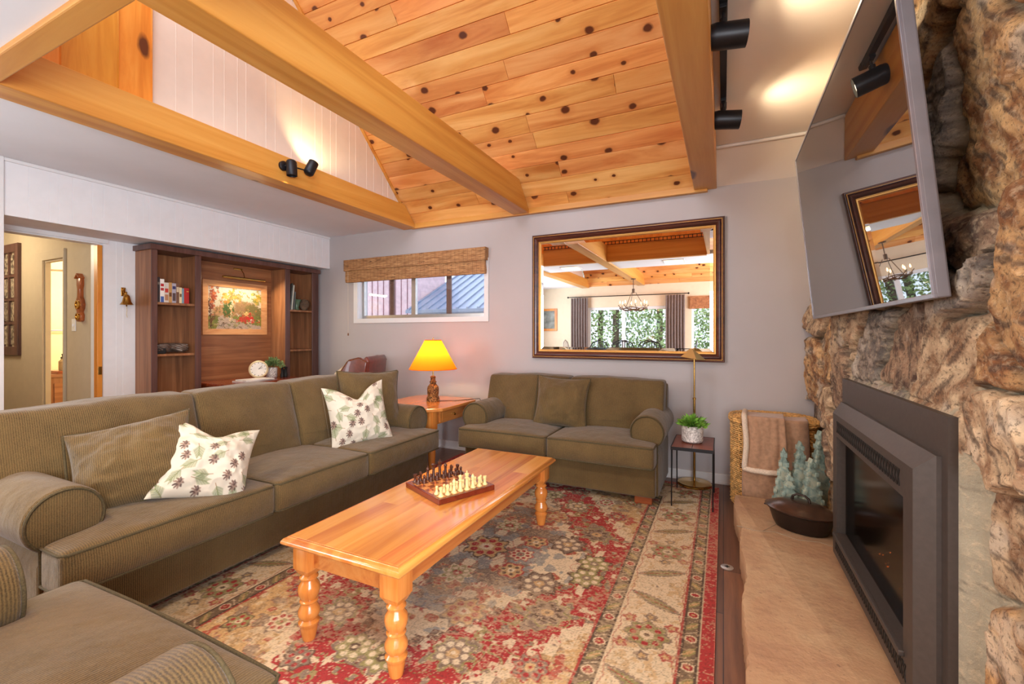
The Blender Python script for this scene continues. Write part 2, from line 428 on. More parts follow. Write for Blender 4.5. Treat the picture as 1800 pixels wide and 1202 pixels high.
# vault slope (45 degrees) above the far wall, boards run along X
SL = Vector((0, -1, 1)).normalized()
boards('ceiling', M['pine_ceiling'], (-3.22, 4.09, 2.49), (1, 0, 0), (0, -1, 1), 3.10, 3.35, 0.148, joint=(1.4, 3.4), gap=0.0045, depth=0.008, seed=11)
bm = NB(); box(bm, -3.22, -0.12, 1.05, 1.75, 4.85, 4.95); struct('ceiling', bm, M['pine_vertical'])
bm = NB(); box(bm, -3.22, -0.12, 4.06, 4.11, 2.455, 2.51, 0.004); struct('trim_3', bm, M['beam_x'])
# loft front above the flat zone
bm = NB(); box(bm, -3.22, -0.12, 0.70, 0.75, 2.5, 3.3); box(bm, -3.22, -0.12, 0.70, 0.75, 4.4, 4.9); struct('wall_rear_upper', bm, M['pine_vertical'])
# gable wall over beam one: white boards then pine boards
bm = NB(); prism(bm, [(0.7, 2.5), (4.11, 2.5), (1.7, 4.92), (0.7, 4.92)], 'x', -3.36, -3.235); struct('wall_left_upper', bm, M['gable'])
boards('wall_left_upper', M['gable'], (-3.222, 1.52, 2.62), (0, 0, 1), (0, 1, 0), 2.3, 2.55, 0.1, joint=None, gap=0.0016, depth=0.0022,
       widths=[.145, .10, .135, .075, .095, .065, .16, .08], clip=lambda a: (0, max(0.02, min(2.3, 4.09+2.49-2.62-1.52-a))))
boards('wall_left_upper', M['pine_vertical'], (-3.205, 0.72, 2.62), (0, 0, 1), (0, 1, 0), 2.3, 0.80, 0.1, joint=None, gap=0.004, depth=0.012, widths=[.23, .15, .25, .17], seed=8)
bm = NB(); prism(bm, [(4.095, 2.465), (4.095, 2.492), (1.75, 4.837), (1.75, 4.80)], 'x', -3.224, -3.196, .002, 1); struct('trim_7', bm, M['beam_x'])
# right flat ceiling, its sloped edge, wall above the right beam
bm = NB(); box(bm, -0.14, 2.0, 0.74, 3.86, 2.735, 2.80)
prism(bm, [(3.86, 2.735), (4.13, 2.475), (4.13, 2.9), (3.86, 2.9)], 'x', -0.10, 1.3)
struct('ceiling', bm, M['ceil_right'])
bm = NB(); box(bm, -0.16, -0.12, 0.72, 3.9, 2.66, 4.95); struct('wall_upper', bm, M['gable'])
bm = NB(); tube(bm, [(-0.05, 3.845, 2.722), (0.66, 3.845, 2.722)], 0.013, 10); struct('trim_4', bm, M['trim_white'], 40)
# flat middle zone under the loft, and the rear vault
bm = NB(); box(bm, -3.3, 2.0, -0.16, 0.775, 2.487, 2.55); struct('ceiling', bm, M['ceil_white'])
boards('ceiling', M['pine_ceiling'], (2.0, -3.1, 2.49), (-1, 0, 0), (0, 1, 1), 5.22, 2.2, 0.142, gap=0.0045, depth=0.008, seed=12)
bm = NB(); prism(bm, [(-1.6, 4.0), (-0.16, 2.55), (-0.10, 2.6), (-1.6, 4.1)], 'x', -3.3, 2.0); struct('ceiling', bm, M['pine_ceiling'])
bm = NB(); prism(bm, [(-3.1, 2.5), (-0.16, 2.5), (-1.6, 4.05)], 'x', -3.36, -3.235); struct('wall_left_upper', bm, M['gable'])
bm = NB(); prism(bm, [(-3.1, 2.5), (-0.16, 2.5), (-1.6, 4.05)], 'x', 2.0, 2.1); struct('wall_left_upper', bm, M['gable'])
# rear wall (seen in the mirror) with patio door and small window
bm = NB()
M['rear_wall'] = plain('cream rear wall paint', (222, 206, 180), 0.7, var=0.015)
for x0, x1, z0, z1 in ((-5.05, -3.2, 0, 2.6), (-3.2, -1.2, 1.95, 2.6), (-1.2, -0.68, 0, 2.6), (-0.68, -0.08, 0, 0.8), (-0.68, -0.08, 2.0, 2.6), (-0.08, 2.0, 0, 2.6)):
    box(bm, x0, x1, -3.26, -3.1, z0, z1)
struct('wall_rear', bm, M['rear_wall'])
def win_frame(name, x0, x1, z0, z1, y, mull, w=0.05, mat=None):
    bm = NB()
    for a, b, c, d in ((x0, x1, z0, z0+w), (x0, x1, z1-w, z1), (x0, x0+w, z0, z1), (x1-w, x1, z0, z1)): box(bm, a, b, y-0.03, y+0.03, c, d, 0.004)
    for mx in mull: box(bm, mx-w*0.6, mx+w*0.6, y-0.03, y+0.03, z0, z1, 0.004)
    o = obj(name, bm, mat or M['trim_white']); o['kind'] = 'structure'
    g = NB(); box(g, x0+w, x1-w, y-0.004, y+0.004, z0+w, z1-w); obj('pane', g, M['glass'], o)
    return o
win_frame('door_2', -3.2, -1.2, 0.0, 1.95, -3.16, (-2.28,), 0.07)
win_frame('window_3', -0.68, -0.08, 0.8, 2.0, -3.16, ())
# right hand side walls off camera
bm = NB(); box(bm, 1.9, 2.0, -3.2, 0.9, 0, 2.8); box(bm, 0.64, 2.0, 0.62, 0.78, 0, 2.8); struct('wall_side', bm, M['grey_wall'])
bm = NB(); box(bm, 0.86, 1.3, 0.6, 4.27, 0, 2.9); box(bm, 1.98, 2.0, -0.2, 0.8, 2.5, 2.8); struct('wall_side', bm, M['grey_wall'])

# --- window in the far wall
wf = NB()
for a, b, c, d in ((WX0-0.06, WX1+0.05, WZ0-0.05, WZ0), (WX0-0.06, WX0, WZ0, WZ1), (WX1, WX1+0.05, WZ0, WZ1)):
    box(wf, a, b, YW-0.014, YW+0.0, c, d)
for a, b, c, d in ((WX0, WX1, WZ0, WZ0+0.004), (WX0, WX0+0.004, WZ0, WZ1), (WX1-0.004, WX1, WZ0, WZ1)):
    box(wf, a, b, YW, YW+0.14, c, d)
win = obj('window_1', wf, M['trim_white']); win['kind'] = 'structure'
al = NB()
for a, b, c, d in ((WX0, WX1, WZ0, WZ0+0.045), (WX0, WX0+0.03, WZ0, WZ1), (WX1-0.03, WX1, WZ0, WZ1), (-3.30, -3.24, WZ0, WZ1)):
    box(al, a, b, YW+0.07, YW+0.11, c, d, 0.004)
obj('window_frame', al, M['steel'], win)
al = NB(); box(al, -3.66, -3.60, YW+0.115, YW+0.135, WZ0, WZ1); box(al, -2.84, -2.78, YW+0.115, YW+0.135, WZ0, WZ1); obj('window_mullion', al, M['alu_dark'], win)
al = NB(); box(al, WX0+0.02, WX1-0.02, YW+0.088, YW+0.092, WZ0+0.03, WZ1); obj('pane', al, M['glass'], win)

# --- hall, bathroom
HY = 2.0
bm = NB(); bx0, bx1, bz = -6.16, -5.72, 1.99
box(bm, bx1, XL-0.12, HY, HY+0.03, 0, 2.45); box(bm, -8.2, bx0, HY, HY+0.03, 0, 2.45); box(bm, bx0, bx1, HY, HY+0.03, bz, 2.45)
box(bm, -8.3, -8.2, 0.4, 4.3, 0, 2.45); box(bm, -8.2, XL-0.12, 0.4, 0.5, 0, 2.45)
struct('hall_wall', bm, M['hall_wall'])
bm = NB(); box(bm, -8.3, XL-0.12, 0.4, 4.3, 2.4, 2.5); struct('ceiling', bm, M['ceil_white'])
bm = NB()
for a, b, c, d in ((bx0-0.16, bx0, 0, bz+0.09), (bx1, bx1+0.02, 0, bz+0.09), (bx0-0.16, bx1+0.02, bz, bz+0.09)): box(bm, a, b, HY-0.02, HY, c, d, 0.004)
box(bm, bx0, bx0+0.015, HY, HY+0.04, 0, bz); box(bm, bx1-0.015, bx1, HY, HY+0.04, 0, bz); box(bm, bx0, bx1, HY, HY+0.04, bz-0.015, bz)
struct('trim_5', bm, M['hall_wall'])
# opening casing: white jamb, pine edge strip, latch, header
bm = NB(); box(bm, XL-0.10, XL-0.012, OY1-0.02, OY1+0.0, 0, OZ); box(bm, XL-0.012, XL+0.014, OY0-0.07, OY1+0.06, OZ+0.0, OZ+0.05, 0.005); box(bm, XL-0.1, XL+0.004, OY0, OY1, OZ-0.012, OZ)
box(bm, XL-0.015, XL+0.012, OY0-0.05, OY0, 0, OZ)
struct('trim_6', bm, M['trim_white'])
jm = thing('pocket_door', 'narrow orange pine edge of the sliding door in the hall opening', 'door', (XL-0.02, OY1-0.006, 0))
bm = NB(); box(bm, -0.022, 0.04, -0.016, 0.018, 0.0, OZ-0.02, 0.003); obj('door_panel', bm, M['pine_vertical'], jm)
bm = NB(); box(bm, 0.036, 0.046, -0.012, 0.012, 0.90, 0.97, 0.002); obj('latch', bm, M['brass'], jm)
# bathroom shell
bm = NB(); box(bm, -8.2, XL-0.12, 4.2, 4.3, 0, 2.45); box(bm, -7.5, -7.4, HY+0.03, 4.2, 0, 2.4); box(bm, XL-0.2, XL-0.13, HY+0.03, 4.2, 0, 2.4); struct('bathroom_wall', bm, M['bath_wall'])
l = bpy.data.lights.new('bathroom_lamp', 'POINT'); l.energy = 60; l.color = (1, 0.80, 0.5); l.shadow_soft_size = 0.15
o = bpy.data.objects.new('bathroom_lamp', l); COL.objects.link(o); o.location = (-6.4, 3.1, 2.1)
l = bpy.data.lights.new('hall_lamp', 'POINT'); l.energy = 20; l.color = (1, 0.80, 0.52); l.shadow_soft_size = 0.15
o = bpy.data.objects.new('hall_lamp', l); COL.objects.link(o); o.location = (-6.6, 1.2, 2.2)

# --- beams
def beam(label, x0, x1, y0, y1, z0, z1, mat, slope=True):
    me_bm = NB()
    if slope: prism(me_bm, [(y0, z0), (y1, z0), (y1-(z1-z0)+0.0, z1), (y0, z1)], 'x', x0, x1, 0.006, 2)
    else: box(me_bm, x0, x1, y0, y1, z0, z1, 0.006)
    return tag(obj('ceiling_beam', me_bm, mat), label, 'beam', None, 'structure')
beam('long honey fir beam beside the white gable wall, carrying the twin black spotlight', -3.345, -3.155, -3.08, 4.10, 2.46, 2.675, M['beam'])
beam('thick honey fir beam crossing the middle of the vaulted ceiling towards the mirror', -1.925, -1.75, -3.08, 4.10, 2.462, 2.73, M['beam'])
beam('honey fir beam at right between pine boards and the track lights', -0.225, -0.05, 0.80, 4.10, 2.475, 2.72, M['beam'])
beam('short cross beam at the top left corner joining two long beams', -3.155, -1.925, 0.775, 0.865, 2.462, 2.73, M['beam_x'], False)
beam('cross beam at the edge of the flat ceiling, right of the middle beam', -1.75, -0.225, 0.775, 0.865, 2.462, 2.73, M['beam_x'], False)
# ------------------------------------------------------------------ fireplace stone wall
FY0, FY1, FZ1 = 1.572, 2.735, 1.03   # steel surround extent
def stone_wall():
    y0, y1, z0, z1, st = 0.62, 4.10, 0.0, 2.76, 0.0075
    ny = int((y1-y0)/st)+1; nz = int((z1-z0)/st)+1
    Y, Z = np.meshgrid(np.linspace(y0, y1, ny), np.linspace(z0, z1, nz), indexing='ij')
    rs = np.random.RandomState(5)
    # (y, z, size y, size z, tone)  tone: 0 ochre, 1 brown, 2 grey, 3 pale tan
    S = [(1.91, 2.28, .22, .26, 0), (1.50, 1.84, .26, .40, 0), (1.80, 1.98, .11, .22, 2), (1.55, 1.52, .22, .12, 1), (1.62, 1.40, .22, .09, 2),
         (1.37, 1.42, .10, .34, 0), (2.06, 1.19, .20, .13, 1), (1.68, 1.18, .22, .17, 3), (2.42, 1.25, .24, .13, 2), (2.76, 1.32, .22, .12, 3),
         (3.14, 1.22, .22, .14, 3), (3.5, 1.10, .24, .22, 0), (3.40, .80, .26, .18, 3), (3.36, .52, .24, .2, 1), (3.26, .25, .2, .2, 0),
         (1.42, .985, .20, .14, 3), (1.45, 1.17, .12, .10, 0), (1.36, .76, .26, .12, 3), (1.33, .47, .22, .21, 0), (1.36, 2.1, .16, .24, 0),
         (3.0, .98, .16, .2, 1), (2.98, .62, .2, .22, 3), (3.0, .28, .2, .2, 0), (3.75, 1.4, .2, .22, 3), (3.8, .95, .2, .26, 0), (3.85, .5, .25, .25, 1),
         (2.2, 1.55, .3, .2, 1), (2.75, 1.7, .3, .25, 0), (3.3, 1.65, .25, .25, 2), (3.85, 1.85, .25, .3, 0), (2.3, 2.05, .25, .25, 2), (2.8, 2.25, .3, .25, 0), (3.35, 2.3, .25, .3, 3),
         (2.4, 2.55, .25, .2, 1), (1.5, 2.45, .3, .2, 2), (1.1, 2.2, .3, .3, 0), (1.0, 1.6, .3, .3, 3), (1.05, 1.1, .25, .25, 2), (1.0, .6, .3, .3, 0), (1.3, .14, .3, .15, 2), (.75, 2.0, .2, .3, 1),
         (3.9, 2.4, .2, .25, 3), (3.8, .15, .3, .2, 3), (1.9, 2.62, .25, .14, 3), (2.1, 1.02, .2, .06, 2), (3.0, 2.62, .3, .14, 0), (0.75, 1.3, .2, .3, 0), (0.8, .3, .3, .3, 1)]
    S = np.array(S)
    wy = Y+0.09*(fbm(Y*5, Z*5, 3)-.5)*2; wz = Z+0.09*(fbm(Y*5, Z*5, 9)-.5)*2
    d1 = np.full(Y.shape, 9.0); d2 = np.full(Y.shape, 9.0); idx = np.zeros(Y.shape, int)
    for i, (sy, sz, ry, rz, tn) in enumerate(S):
        k = 0.5*(ry+rz)
        d = np.sqrt(((wy-sy)/ry)**2+((wz-sz)/rz)**2)
        m = d < d1
        d2 = np.where(m, d1, np.minimum(d2, d)); idx = np.where(m, i, idx); d1 = np.where(m, d, d1)
    edge = (d2-d1)
    ew = 0.10+0.08*(fbm(Y*3, Z*3, 21)-.3)
    # broad mortar beside the insert
    ew = ew+0.45*np.clip(1-np.abs(Y-1.52)/0.08, 0, 1)*(Z < 0.95)
    e = np.clip((edge-ew*.25)/(ew+0.22), 0, 1); prof = 1-(1-e)**4
    stone = np.clip((edge-ew*0.42)/0.05, 0, 1)
    wb = .05*(fbm(Y*6+3, Z*4, 77)-.5)*2+.035*(fbm(Y*2, Z*2.2, 78)-.5)*2
    band = np.clip((Y+wb-1.475)/.012, 0, 1)*(Y < FY0+.02)*(Z < .97+wb)
    stone = stone*(1-band)
    tilt = rs.uniform(-1, 1, (len(S), 2)); lift = rs.uniform(0.045, 0.10, len(S)); ang = rs.uniform(-0.9, 0.9, len(S))
    ly = (Y-S[idx, 0]); lz = (Z-S[idx, 1]); a = ang[idx]
    u = ly*np.cos(a)+lz*np.sin(a); v = -ly*np.sin(a)+lz*np.cos(a)
    strata = fbm(u*5+idx*7.3, v*24+idx*3.1, 31, 4, .6)
    rough = fbm(Y*22, Z*22, 41, 4, .6)
    step = np.abs(fbm(u*4+idx*2.2, v*9+idx*5.7, 51, 3)-.5)*2
    # broken facets: jittered cells, each its own small plane
    cs = .085; fy_, fz_ = (Y+.03*fbm(Y*8, Z*8, 111))/cs, (Z+.03*fbm(Y*8, Z*8, 112))/(cs*.8)
    bd = np.full(Y.shape, 9.0); fac = np.zeros(Y.shape)
    for oy in (-1, 0, 1):
        for oz in (-1, 0, 1):
            cy_, cz_ = np.floor(fy_)+oy, np.floor(fz_)+oz
            jy, jz = vnoise(cy_, cz_, 201), vnoise(cy_, cz_, 202); py_, pz_ = fy_-cy_-jy, fz_-cz_-jz
            d_ = py_**2+pz_**2; m_ = d_ < bd
            val = (vnoise(cy_, cz_, 203)-.5)*.9+py_*(vnoise(cy_, cz_, 204)-.5)*1.6+pz_*(vnoise(cy_, cz_, 205)-.5)*1.6
            fac = np.where(m_, val, fac); bd = np.where(m_, d_, bd)
    h = prof*(lift[idx]+0.11*tilt[idx, 0]*ly+0.11*tilt[idx, 1]*lz)+stone*((strata-.5)*0.014+(rough-.5)*0.014+(step-.2)*0.010+fac*.009)
    h = h+(1-stone)*(fbm(Y*12, Z*12, 61)-.5)*0.012
    h = h*(1-.85*band)
    h = np.clip(h, -0.01, 0.13)
    # keep stones away behind the steel surround
    ins = (Y > FY0-0.02) & (Y < FY1+0.02) & (Z < FZ1+0.015)
    h = np.where(ins, np.minimum(h, 0.02), h)
    h = np.where((Y > 3.45) & (Z < .75), np.minimum(h, .035), h)
    dd = np.maximum(np.maximum(FY0-Y, Y-FY1), Z-FZ1)      # distance outside the steel surround
    near = np.clip(1-dd/.12, 0, 1)
    m0 = .645-.083*near
    h = h*(1-.75*near)-.02*near*(dd > .004)
    m0 = np.where(Y > 3.2, m0+.02*np.clip((Y-3.2)/.3, 0, 1), m0)
    h = np.where(ins, 0.0, h)
    Xc = m0-h*.9
    verts = np.stack([Xc, Y, Z], -1).reshape(-1, 3)
    I = np.arange(ny*nz).reshape(ny, nz)
    f = np.stack([I[:-1, :-1], I[:-1, 1:], I[1:, 1:], I[1:, :-1]], -1).reshape(-1, 4)
    cy = Y[:-1, :-1].ravel(); cz = Z[:-1, :-1].ravel()
    keep = ~((cy > FY0+0.12) & (cy < FY1-0.12) & (cz > 0.2) & (cz < 0.92))
    f = f[keep]
    me = bpy.data.meshes.new('wall_right'); me.from_pydata(verts.tolist(), [], f.tolist())
    base = np.array([lin(208, 168, 118), lin(164, 134, 108), lin(162, 150, 138), lin(214, 188, 154)])[:, :3]
    dark = np.array([lin(132, 86, 52), lin(86, 64, 54), lin(98, 92, 88), lin(142, 106, 78)])[:, :3]
    tn = S[idx, 4].astype(int)
    jit = 0.9+0.2*rs.rand(len(S))[idx]
    s2 = fbm(u*9+idx*2, v*34+idx*5, 71, 5, .62); blot = fbm(Y*14+idx*1.3, Z*14, 81, 5, .68)
    m = np.clip((0.40*s2+0.60*blot-.38)/.22, 0, 1)[..., None]
    c = dark[tn]*(1-m)+base[tn]*m
    gl = np.clip((fbm(Y*6+9, Z*8, 91, 4)-.56)/.1, 0, 1)[..., None]*0.6
    c = c*(1-gl)+np.array(lin(206, 196, 180)[:3])*gl
    ve = np.clip((fbm(u*16, v*60, 95, 3)-.60)/.06, 0, 1)[..., None]*0.7
    c = c*(1-ve)+np.array(lin(70, 56, 50)[:3])*ve
    c = c*jit[..., None]
    mc = np.array(lin(168, 160, 140)[:3])*(0.85+0.3*fbm(Y*20, Z*20, 97))[..., None]
    c = c*stone[..., None]+mc*(1-stone[..., None])
    cr = np.clip(1-np.abs(edge-ew*0.3)/0.05, 0, 1)[..., None]*(fbm(Y*4, Z*4, 99) > .5)[..., None]
    c = c*(1-0.5*cr)
    c = c*(1+.20*np.clip(fac, -.6, .6)*stone)[..., None]
    col = np.ones((ny*nz, 4)); col[:, :3] = c.reshape(-1, 3); col[:, 3] = stone.ravel()
    at = me.color_attributes.new('Col', 'FLOAT_COLOR', 'POINT'); at.data.foreach_set('color', col.ravel())
    t = MT('rough fieldstone and mortar'); a2 = t.n('Attribute', attribute_name='Col'); vv = t.coords()
    n1 = t.noise(vv, 95, 5, 0.7); n2 = t.noise(t.coords((1, 1, 1.5)), 34, 6, 0.75, 0.2)
    cc = t.mix(t.math('MULTIPLY', t.ramp(n1, [(0.36, (0.7,)*3+(1,)), (0.48, (0, 0, 0, 1))]), a2.outputs['Alpha']), a2.outputs['Color'], lin(66, 48, 38))
    cc = t.mix(t.ramp(n2, [(0.5, (0, 0, 0, 1)), (0.72, (0.5,)*3+(1,))]), cc, lin(232, 210, 176))
    t.set(Base_Color=cc, Roughness=0.8); t.bump(t.math('ADD', n1, n2), 0.55, 0.012)
    o = mobj('wall_right', me, t.m, smooth=60); o['kind'] = 'structure'
stone_wall()

# hearth: one long sandstone slab (with a joint) on the floor
def hearth():
    n = 150; y0, y1 = 0.3, 3.42; rg = random.Random(3)
    edge = []
    for i in range(n+1):
        y = y0+(y1-y0)*i/n
        edge.append((0.078+0.012*math.sin(y*3.1)+0.008*math.sin(y*11+1)+rg.uniform(-.004, .004), y))
    poly = edge+[(0.66, y1), (0.66, y0)]
    bm = NB(); prism(bm, poly, 'z', 0.0, 0.15, 0.008, 2, endbev=True)
    t = MT('buff sandstone'); v = t.coords()
    a = t.noise(v, 2.2, 6, 0.6, 0.4); b = t.noise(v, 16, 5, 0.65); c = t.noise(t.coords((1, 1.6, 1)), 45, 3)
    col = t.ramp(a, [(0.3, lin(174, 134, 106)), (0.5, lin(190, 154, 120)), (0.7, lin(204, 176, 140))])
    col = t.mix(t.ramp(b, [(0.5, (0, 0, 0, 1)), (0.8, (0.55,)*3+(1,))]), col, lin(150, 118, 96))
    col = t.mix(t.ramp(c, [(0.66, (0, 0, 0, 1)), (0.74, (0.6,)*3+(1,))]), col, lin(112, 84, 70))
    t.set(Base_Color=col, Roughness=0.62); t.bump(t.math('ADD', a, b), 0.35, 0.015)
    h = tag(obj('hearth_slab', bm, t.m, smooth=30), 'long buff sandstone hearth slab running along the foot of the fireplace', 'hearth')
    bm = NB(); pts = [(0.07, 2.86, .1505), (.16, 2.83, .1505), (.26, 2.86, .1505), (.36, 2.80, .1505), (.46, 2.82, .1505), (.56, 2.76, .1505), (.64, 2.77, .1505)]
    tube(bm, pts, 0.0022, 5); tube(bm, [(.2, 2.845, .1505), (.3, 3.02, .1505), (.38, 3.1, .1505)], 0.0018, 5)
    obj('joint', bm, plain('hearth joint mortar', (150, 134, 112), .8), h)
hearth()

# fireplace insert
def insert():
    g = thing('fireplace_insert', 'charcoal steel gas fireplace insert with slotted louvres set in the stone', 'fireplace', (0.55, (FY0+FY1)/2, 0.15))
    hw = (FY1-FY0)/2; H = FZ1-0.15
    # surround sheet with opening
    bm = NB()
    for a, b, c, d in ((-hw, hw, H-0.13, H), (-hw, -hw+0.11, 0, H), (hw-0.11, hw, 0, H)): box(bm, -0.008, 0.008, a, b, c, d)
    box(bm, 0.0, 0.02, -hw, -hw+0.004, 0, H); box(bm, 0, 0.02, hw-0.004, hw, 0, H); box(bm, 0, 0.02, -hw, hw, H-0.004, H)
    obj('surround', bm, M['charcoal'], g)
    # projecting door frame, bevelled face
    fw = hw-0.035; ft = H-0.115
    def ring(bm, o, i, x0, x1):   # o,i = (y0,y1,z0,z1)
        A = [(o[0], o[2]), (o[1], o[2]), (o[1], o[3]), (o[0], o[3])]; B = [(i[0], i[2]), (i[1], i[2]), (i[1], i[3]), (i[0], i[3])]
        va = [bm.verts.new((x0, *p)) for p in A]; vb = [bm.verts.new((x1, *p)) for p in B]
        for k in range(4): bm.faces.new((va[k], va[(k+1) % 4], vb[(k+1) % 4], vb[k]))
    O = (-fw, fw, 0.004, ft); P1 = (-fw+0.035, fw-0.035, 0.03, ft-0.05); P2 = (-fw+0.11, fw-0.11, 0.15, ft-0.155); 
    bm = NB(); ring(bm, O, O, 0.0, -0.020); ring(bm, O, P1, -0.020, -0.060); ring(bm, P1, P2, -0.060, -0.060); ring(bm, P2, P2, -0.060, -0.02)
    obj('door_frame', bm, M['charcoal'], g)
    # louvre slots: slanted strokes
    for zc, n, y0, y1 in ((ft-0.105, 30, -fw+0.15, fw-0.13), (0.09, 38, -fw+0.10, fw-0.10)):
        bm = NB()
        for k in range(n):
            y = y0+(y1-y0)*k/(n-1)
            for s in (-1, 1):
                m4 = Matrix.Translation((-0.0612, y, zc)) @ Matrix.Rotation(s*0.38, 4, 'X')
                box(bm, -0.0008, 0.0008, -0.0036, 0.0036, -0.028, 0.028, mat4=m4)
        obj('louvre', bm, M['black'], g)['kind'] = 'stuff'
    bm = NB(); box(bm, -0.075, -0.058, -fw+0.10, fw-0.10, 0.132, 0.150, 0.004); obj('rail', bm, M['charcoal'], g)
    bm = NB(); box(bm, -0.024, -0.020, P2[0], P2[1], P2[2], P2[3]); obj('screen', bm, M['fire_glass'], g)
    bm = NB()
    y0, y1, z0, z1 = P2[0]-.01, P2[1]+.01, 0.06, P2[3]+.02
    for a in ((.30, .31, y0, y1, z0, z1), (-.015, .31, y0, y1, z0, z0+.01), (-.015, .31, y0, y1, z1-.01, z1), (-.015, .31, y0, y0+.01, z0, z1), (-.015, .31, y1-.01, y1, z0, z1)): box(bm, *a)
    obj('firebox', bm, plain('soot brown firebrick', (70, 56, 50), .9, 0, .2, 20), g)
    rg = random.Random(2); lg = plain('charred log', (66, 46, 36), .9, 0, .3, 30, .5)
    for k in range(5):
        bm = NB(); yy = -0.3+k*.14; tube(bm, [(0.03+.05*(k % 3), yy-.14, .14+.05*(k % 2)), (.10, yy, .17+.05*(k % 2)), (.16-.03*(k % 2), yy+.15, .15+.06*(k % 2))], [.03, .038, .03], 10); obj('log', bm, lg, g, 60)
    bm = NB()
    for k in range(46):
        y = -.28+rg.gauss(0, .10) if k > 8 else .12+rg.gauss(0, .04); x = rg.uniform(0.0, .08); z = rg.gauss(.2, .03); s = rg.uniform(.0015, .0035)
        bmesh.ops.create_icosphere(bm, subdivisions=1, radius=s, matrix=Matrix.Translation((x, y, z)))
    obj('ember', bm, emit('glowing ember', (255, 120, 40), 9), g)['kind'] = 'stuff'
insert()

# television
def tv():
    g = thing('television', 'large black flat screen television tilted down on the stone wall', 'television', (0.50, 2.385, 1.345))
    W, Hh = 1.73, 0.995; tilt = -math.asin(0.095/Hh)
    m4 = Matrix.Rotation(tilt, 4, 'Y')
    bm = NB(); box(bm, 0.002, 0.032, -W/2, W/2, 0, Hh, 0.004, mat4=m4); obj('casing', bm, plain('grey tv shell', (128, 124, 130), .35, .5), g)
    bm = NB()
    for a, b, c, d in ((-W/2, W/2, 0, 0.014), (-W/2, W/2, Hh-.012, Hh), (-W/2, -W/2+.012, 0, Hh), (W/2-.012, W/2, 0, Hh)): box(bm, -0.004, 0.006, a, b, c, d, .002, mat4=m4)
    obj('bezel', bm, plain('pewter bezel', (140, 136, 144), .3, .7), g)
    bm = NB(); box(bm, -0.001, 0.003, -W/2+.012, W/2-.012, 0.014, Hh-.012, mat4=m4)
    t = MT('glossy dark screen'); t.set(Base_Color=(0.012, 0.012, 0.014, 1), Roughness=0.012, Specular_IOR_Level=1.0, IOR=2.9); obj('screen', bm, t.m, g)
    bm = NB(); box(bm, 0.034, 0.16, -.25, .25, .35, .65, .01, mat4=m4); obj('wall_bracket', bm, M['black'], g)
tv()

# ------------------------------------------------------------------ bookcase wall unit
def bookcase():
    X0, X1 = -4.945, -4.67; Y0, Y1 = 2.215, 4.045; ZT = 2.025
    g = thing('bookcase', 'dark walnut wall unit with two open shelf towers and a panelled desk niche', 'bookcase', (-4.80, 3.13, 0))
    def P(name, mat, *bs):
        bm = NB()
        for b in bs: box(bm, b[0]+4.80, b[1]+4.80, b[2]-3.13, b[3]-3.13, b[4], b[5], 0.0015, 1)
        return obj(name, bm, mat, g)
    V, D, Hm = M['walnut_v'], M['walnut_dark'], M['walnut_h']
    A = (2.215, 2.262, 2.584, 2.638); B = (3.575, 3.636, 3.952, 4.045)
    P('side_panel', V, (X0, X1-0.012, 2.215, 2.235, 0, ZT)); P('side_panel', V, (X0, X1-.012, 2.600, 2.622, 0, ZT))
    P('side_panel', V, (X0, X1-.012, 3.578, 3.60, 0, ZT)); P('side_panel', V, (X0, X1-.012, 4.02, 4.045, 0, ZT))
    for a, b in ((2.215, 2.262), (2.584, 2.638), (3.575, 3.636), (3.952, 4.045)): P('stile', D, (X1-.012, X1, a, b, 0, ZT))
    P('back_panel', V, (X0, X0+.012, 2.235, 2.6, 0, ZT)); P('back_panel', V, (X0, X0+.012, 3.6, 4.02, 0, ZT))
    P('niche_panel', Hm, (X0, X0+.016, 2.622, 3.578, 0.0, ZT))
    for z in (1.07, 1.55):
        P('shelf', V, (X0+.012, X1-.016, 2.236, 2.60, z-.022, z)); P('shelf', V, (X0+.012, X1-.016, 3.60, 4.02, z-.022, z))
    P('shelf', V, (X0+.012, X1-.002, 2.262, 2.584, .60, .625)); P('shelf', V, (X0+.012, X1-.002, 3.636, 3.952, .60, .625))
    for a, b in ((2.262, 2.584), (3.636, 3.952)): P('cupboard_door', V, (X1-.02, X1-.004, a+.003, b-.003, .06, .597))
    P('cornice', D, (X0, X1+.022, 2.195, 4.06, ZT, ZT+.048))
bookcase()

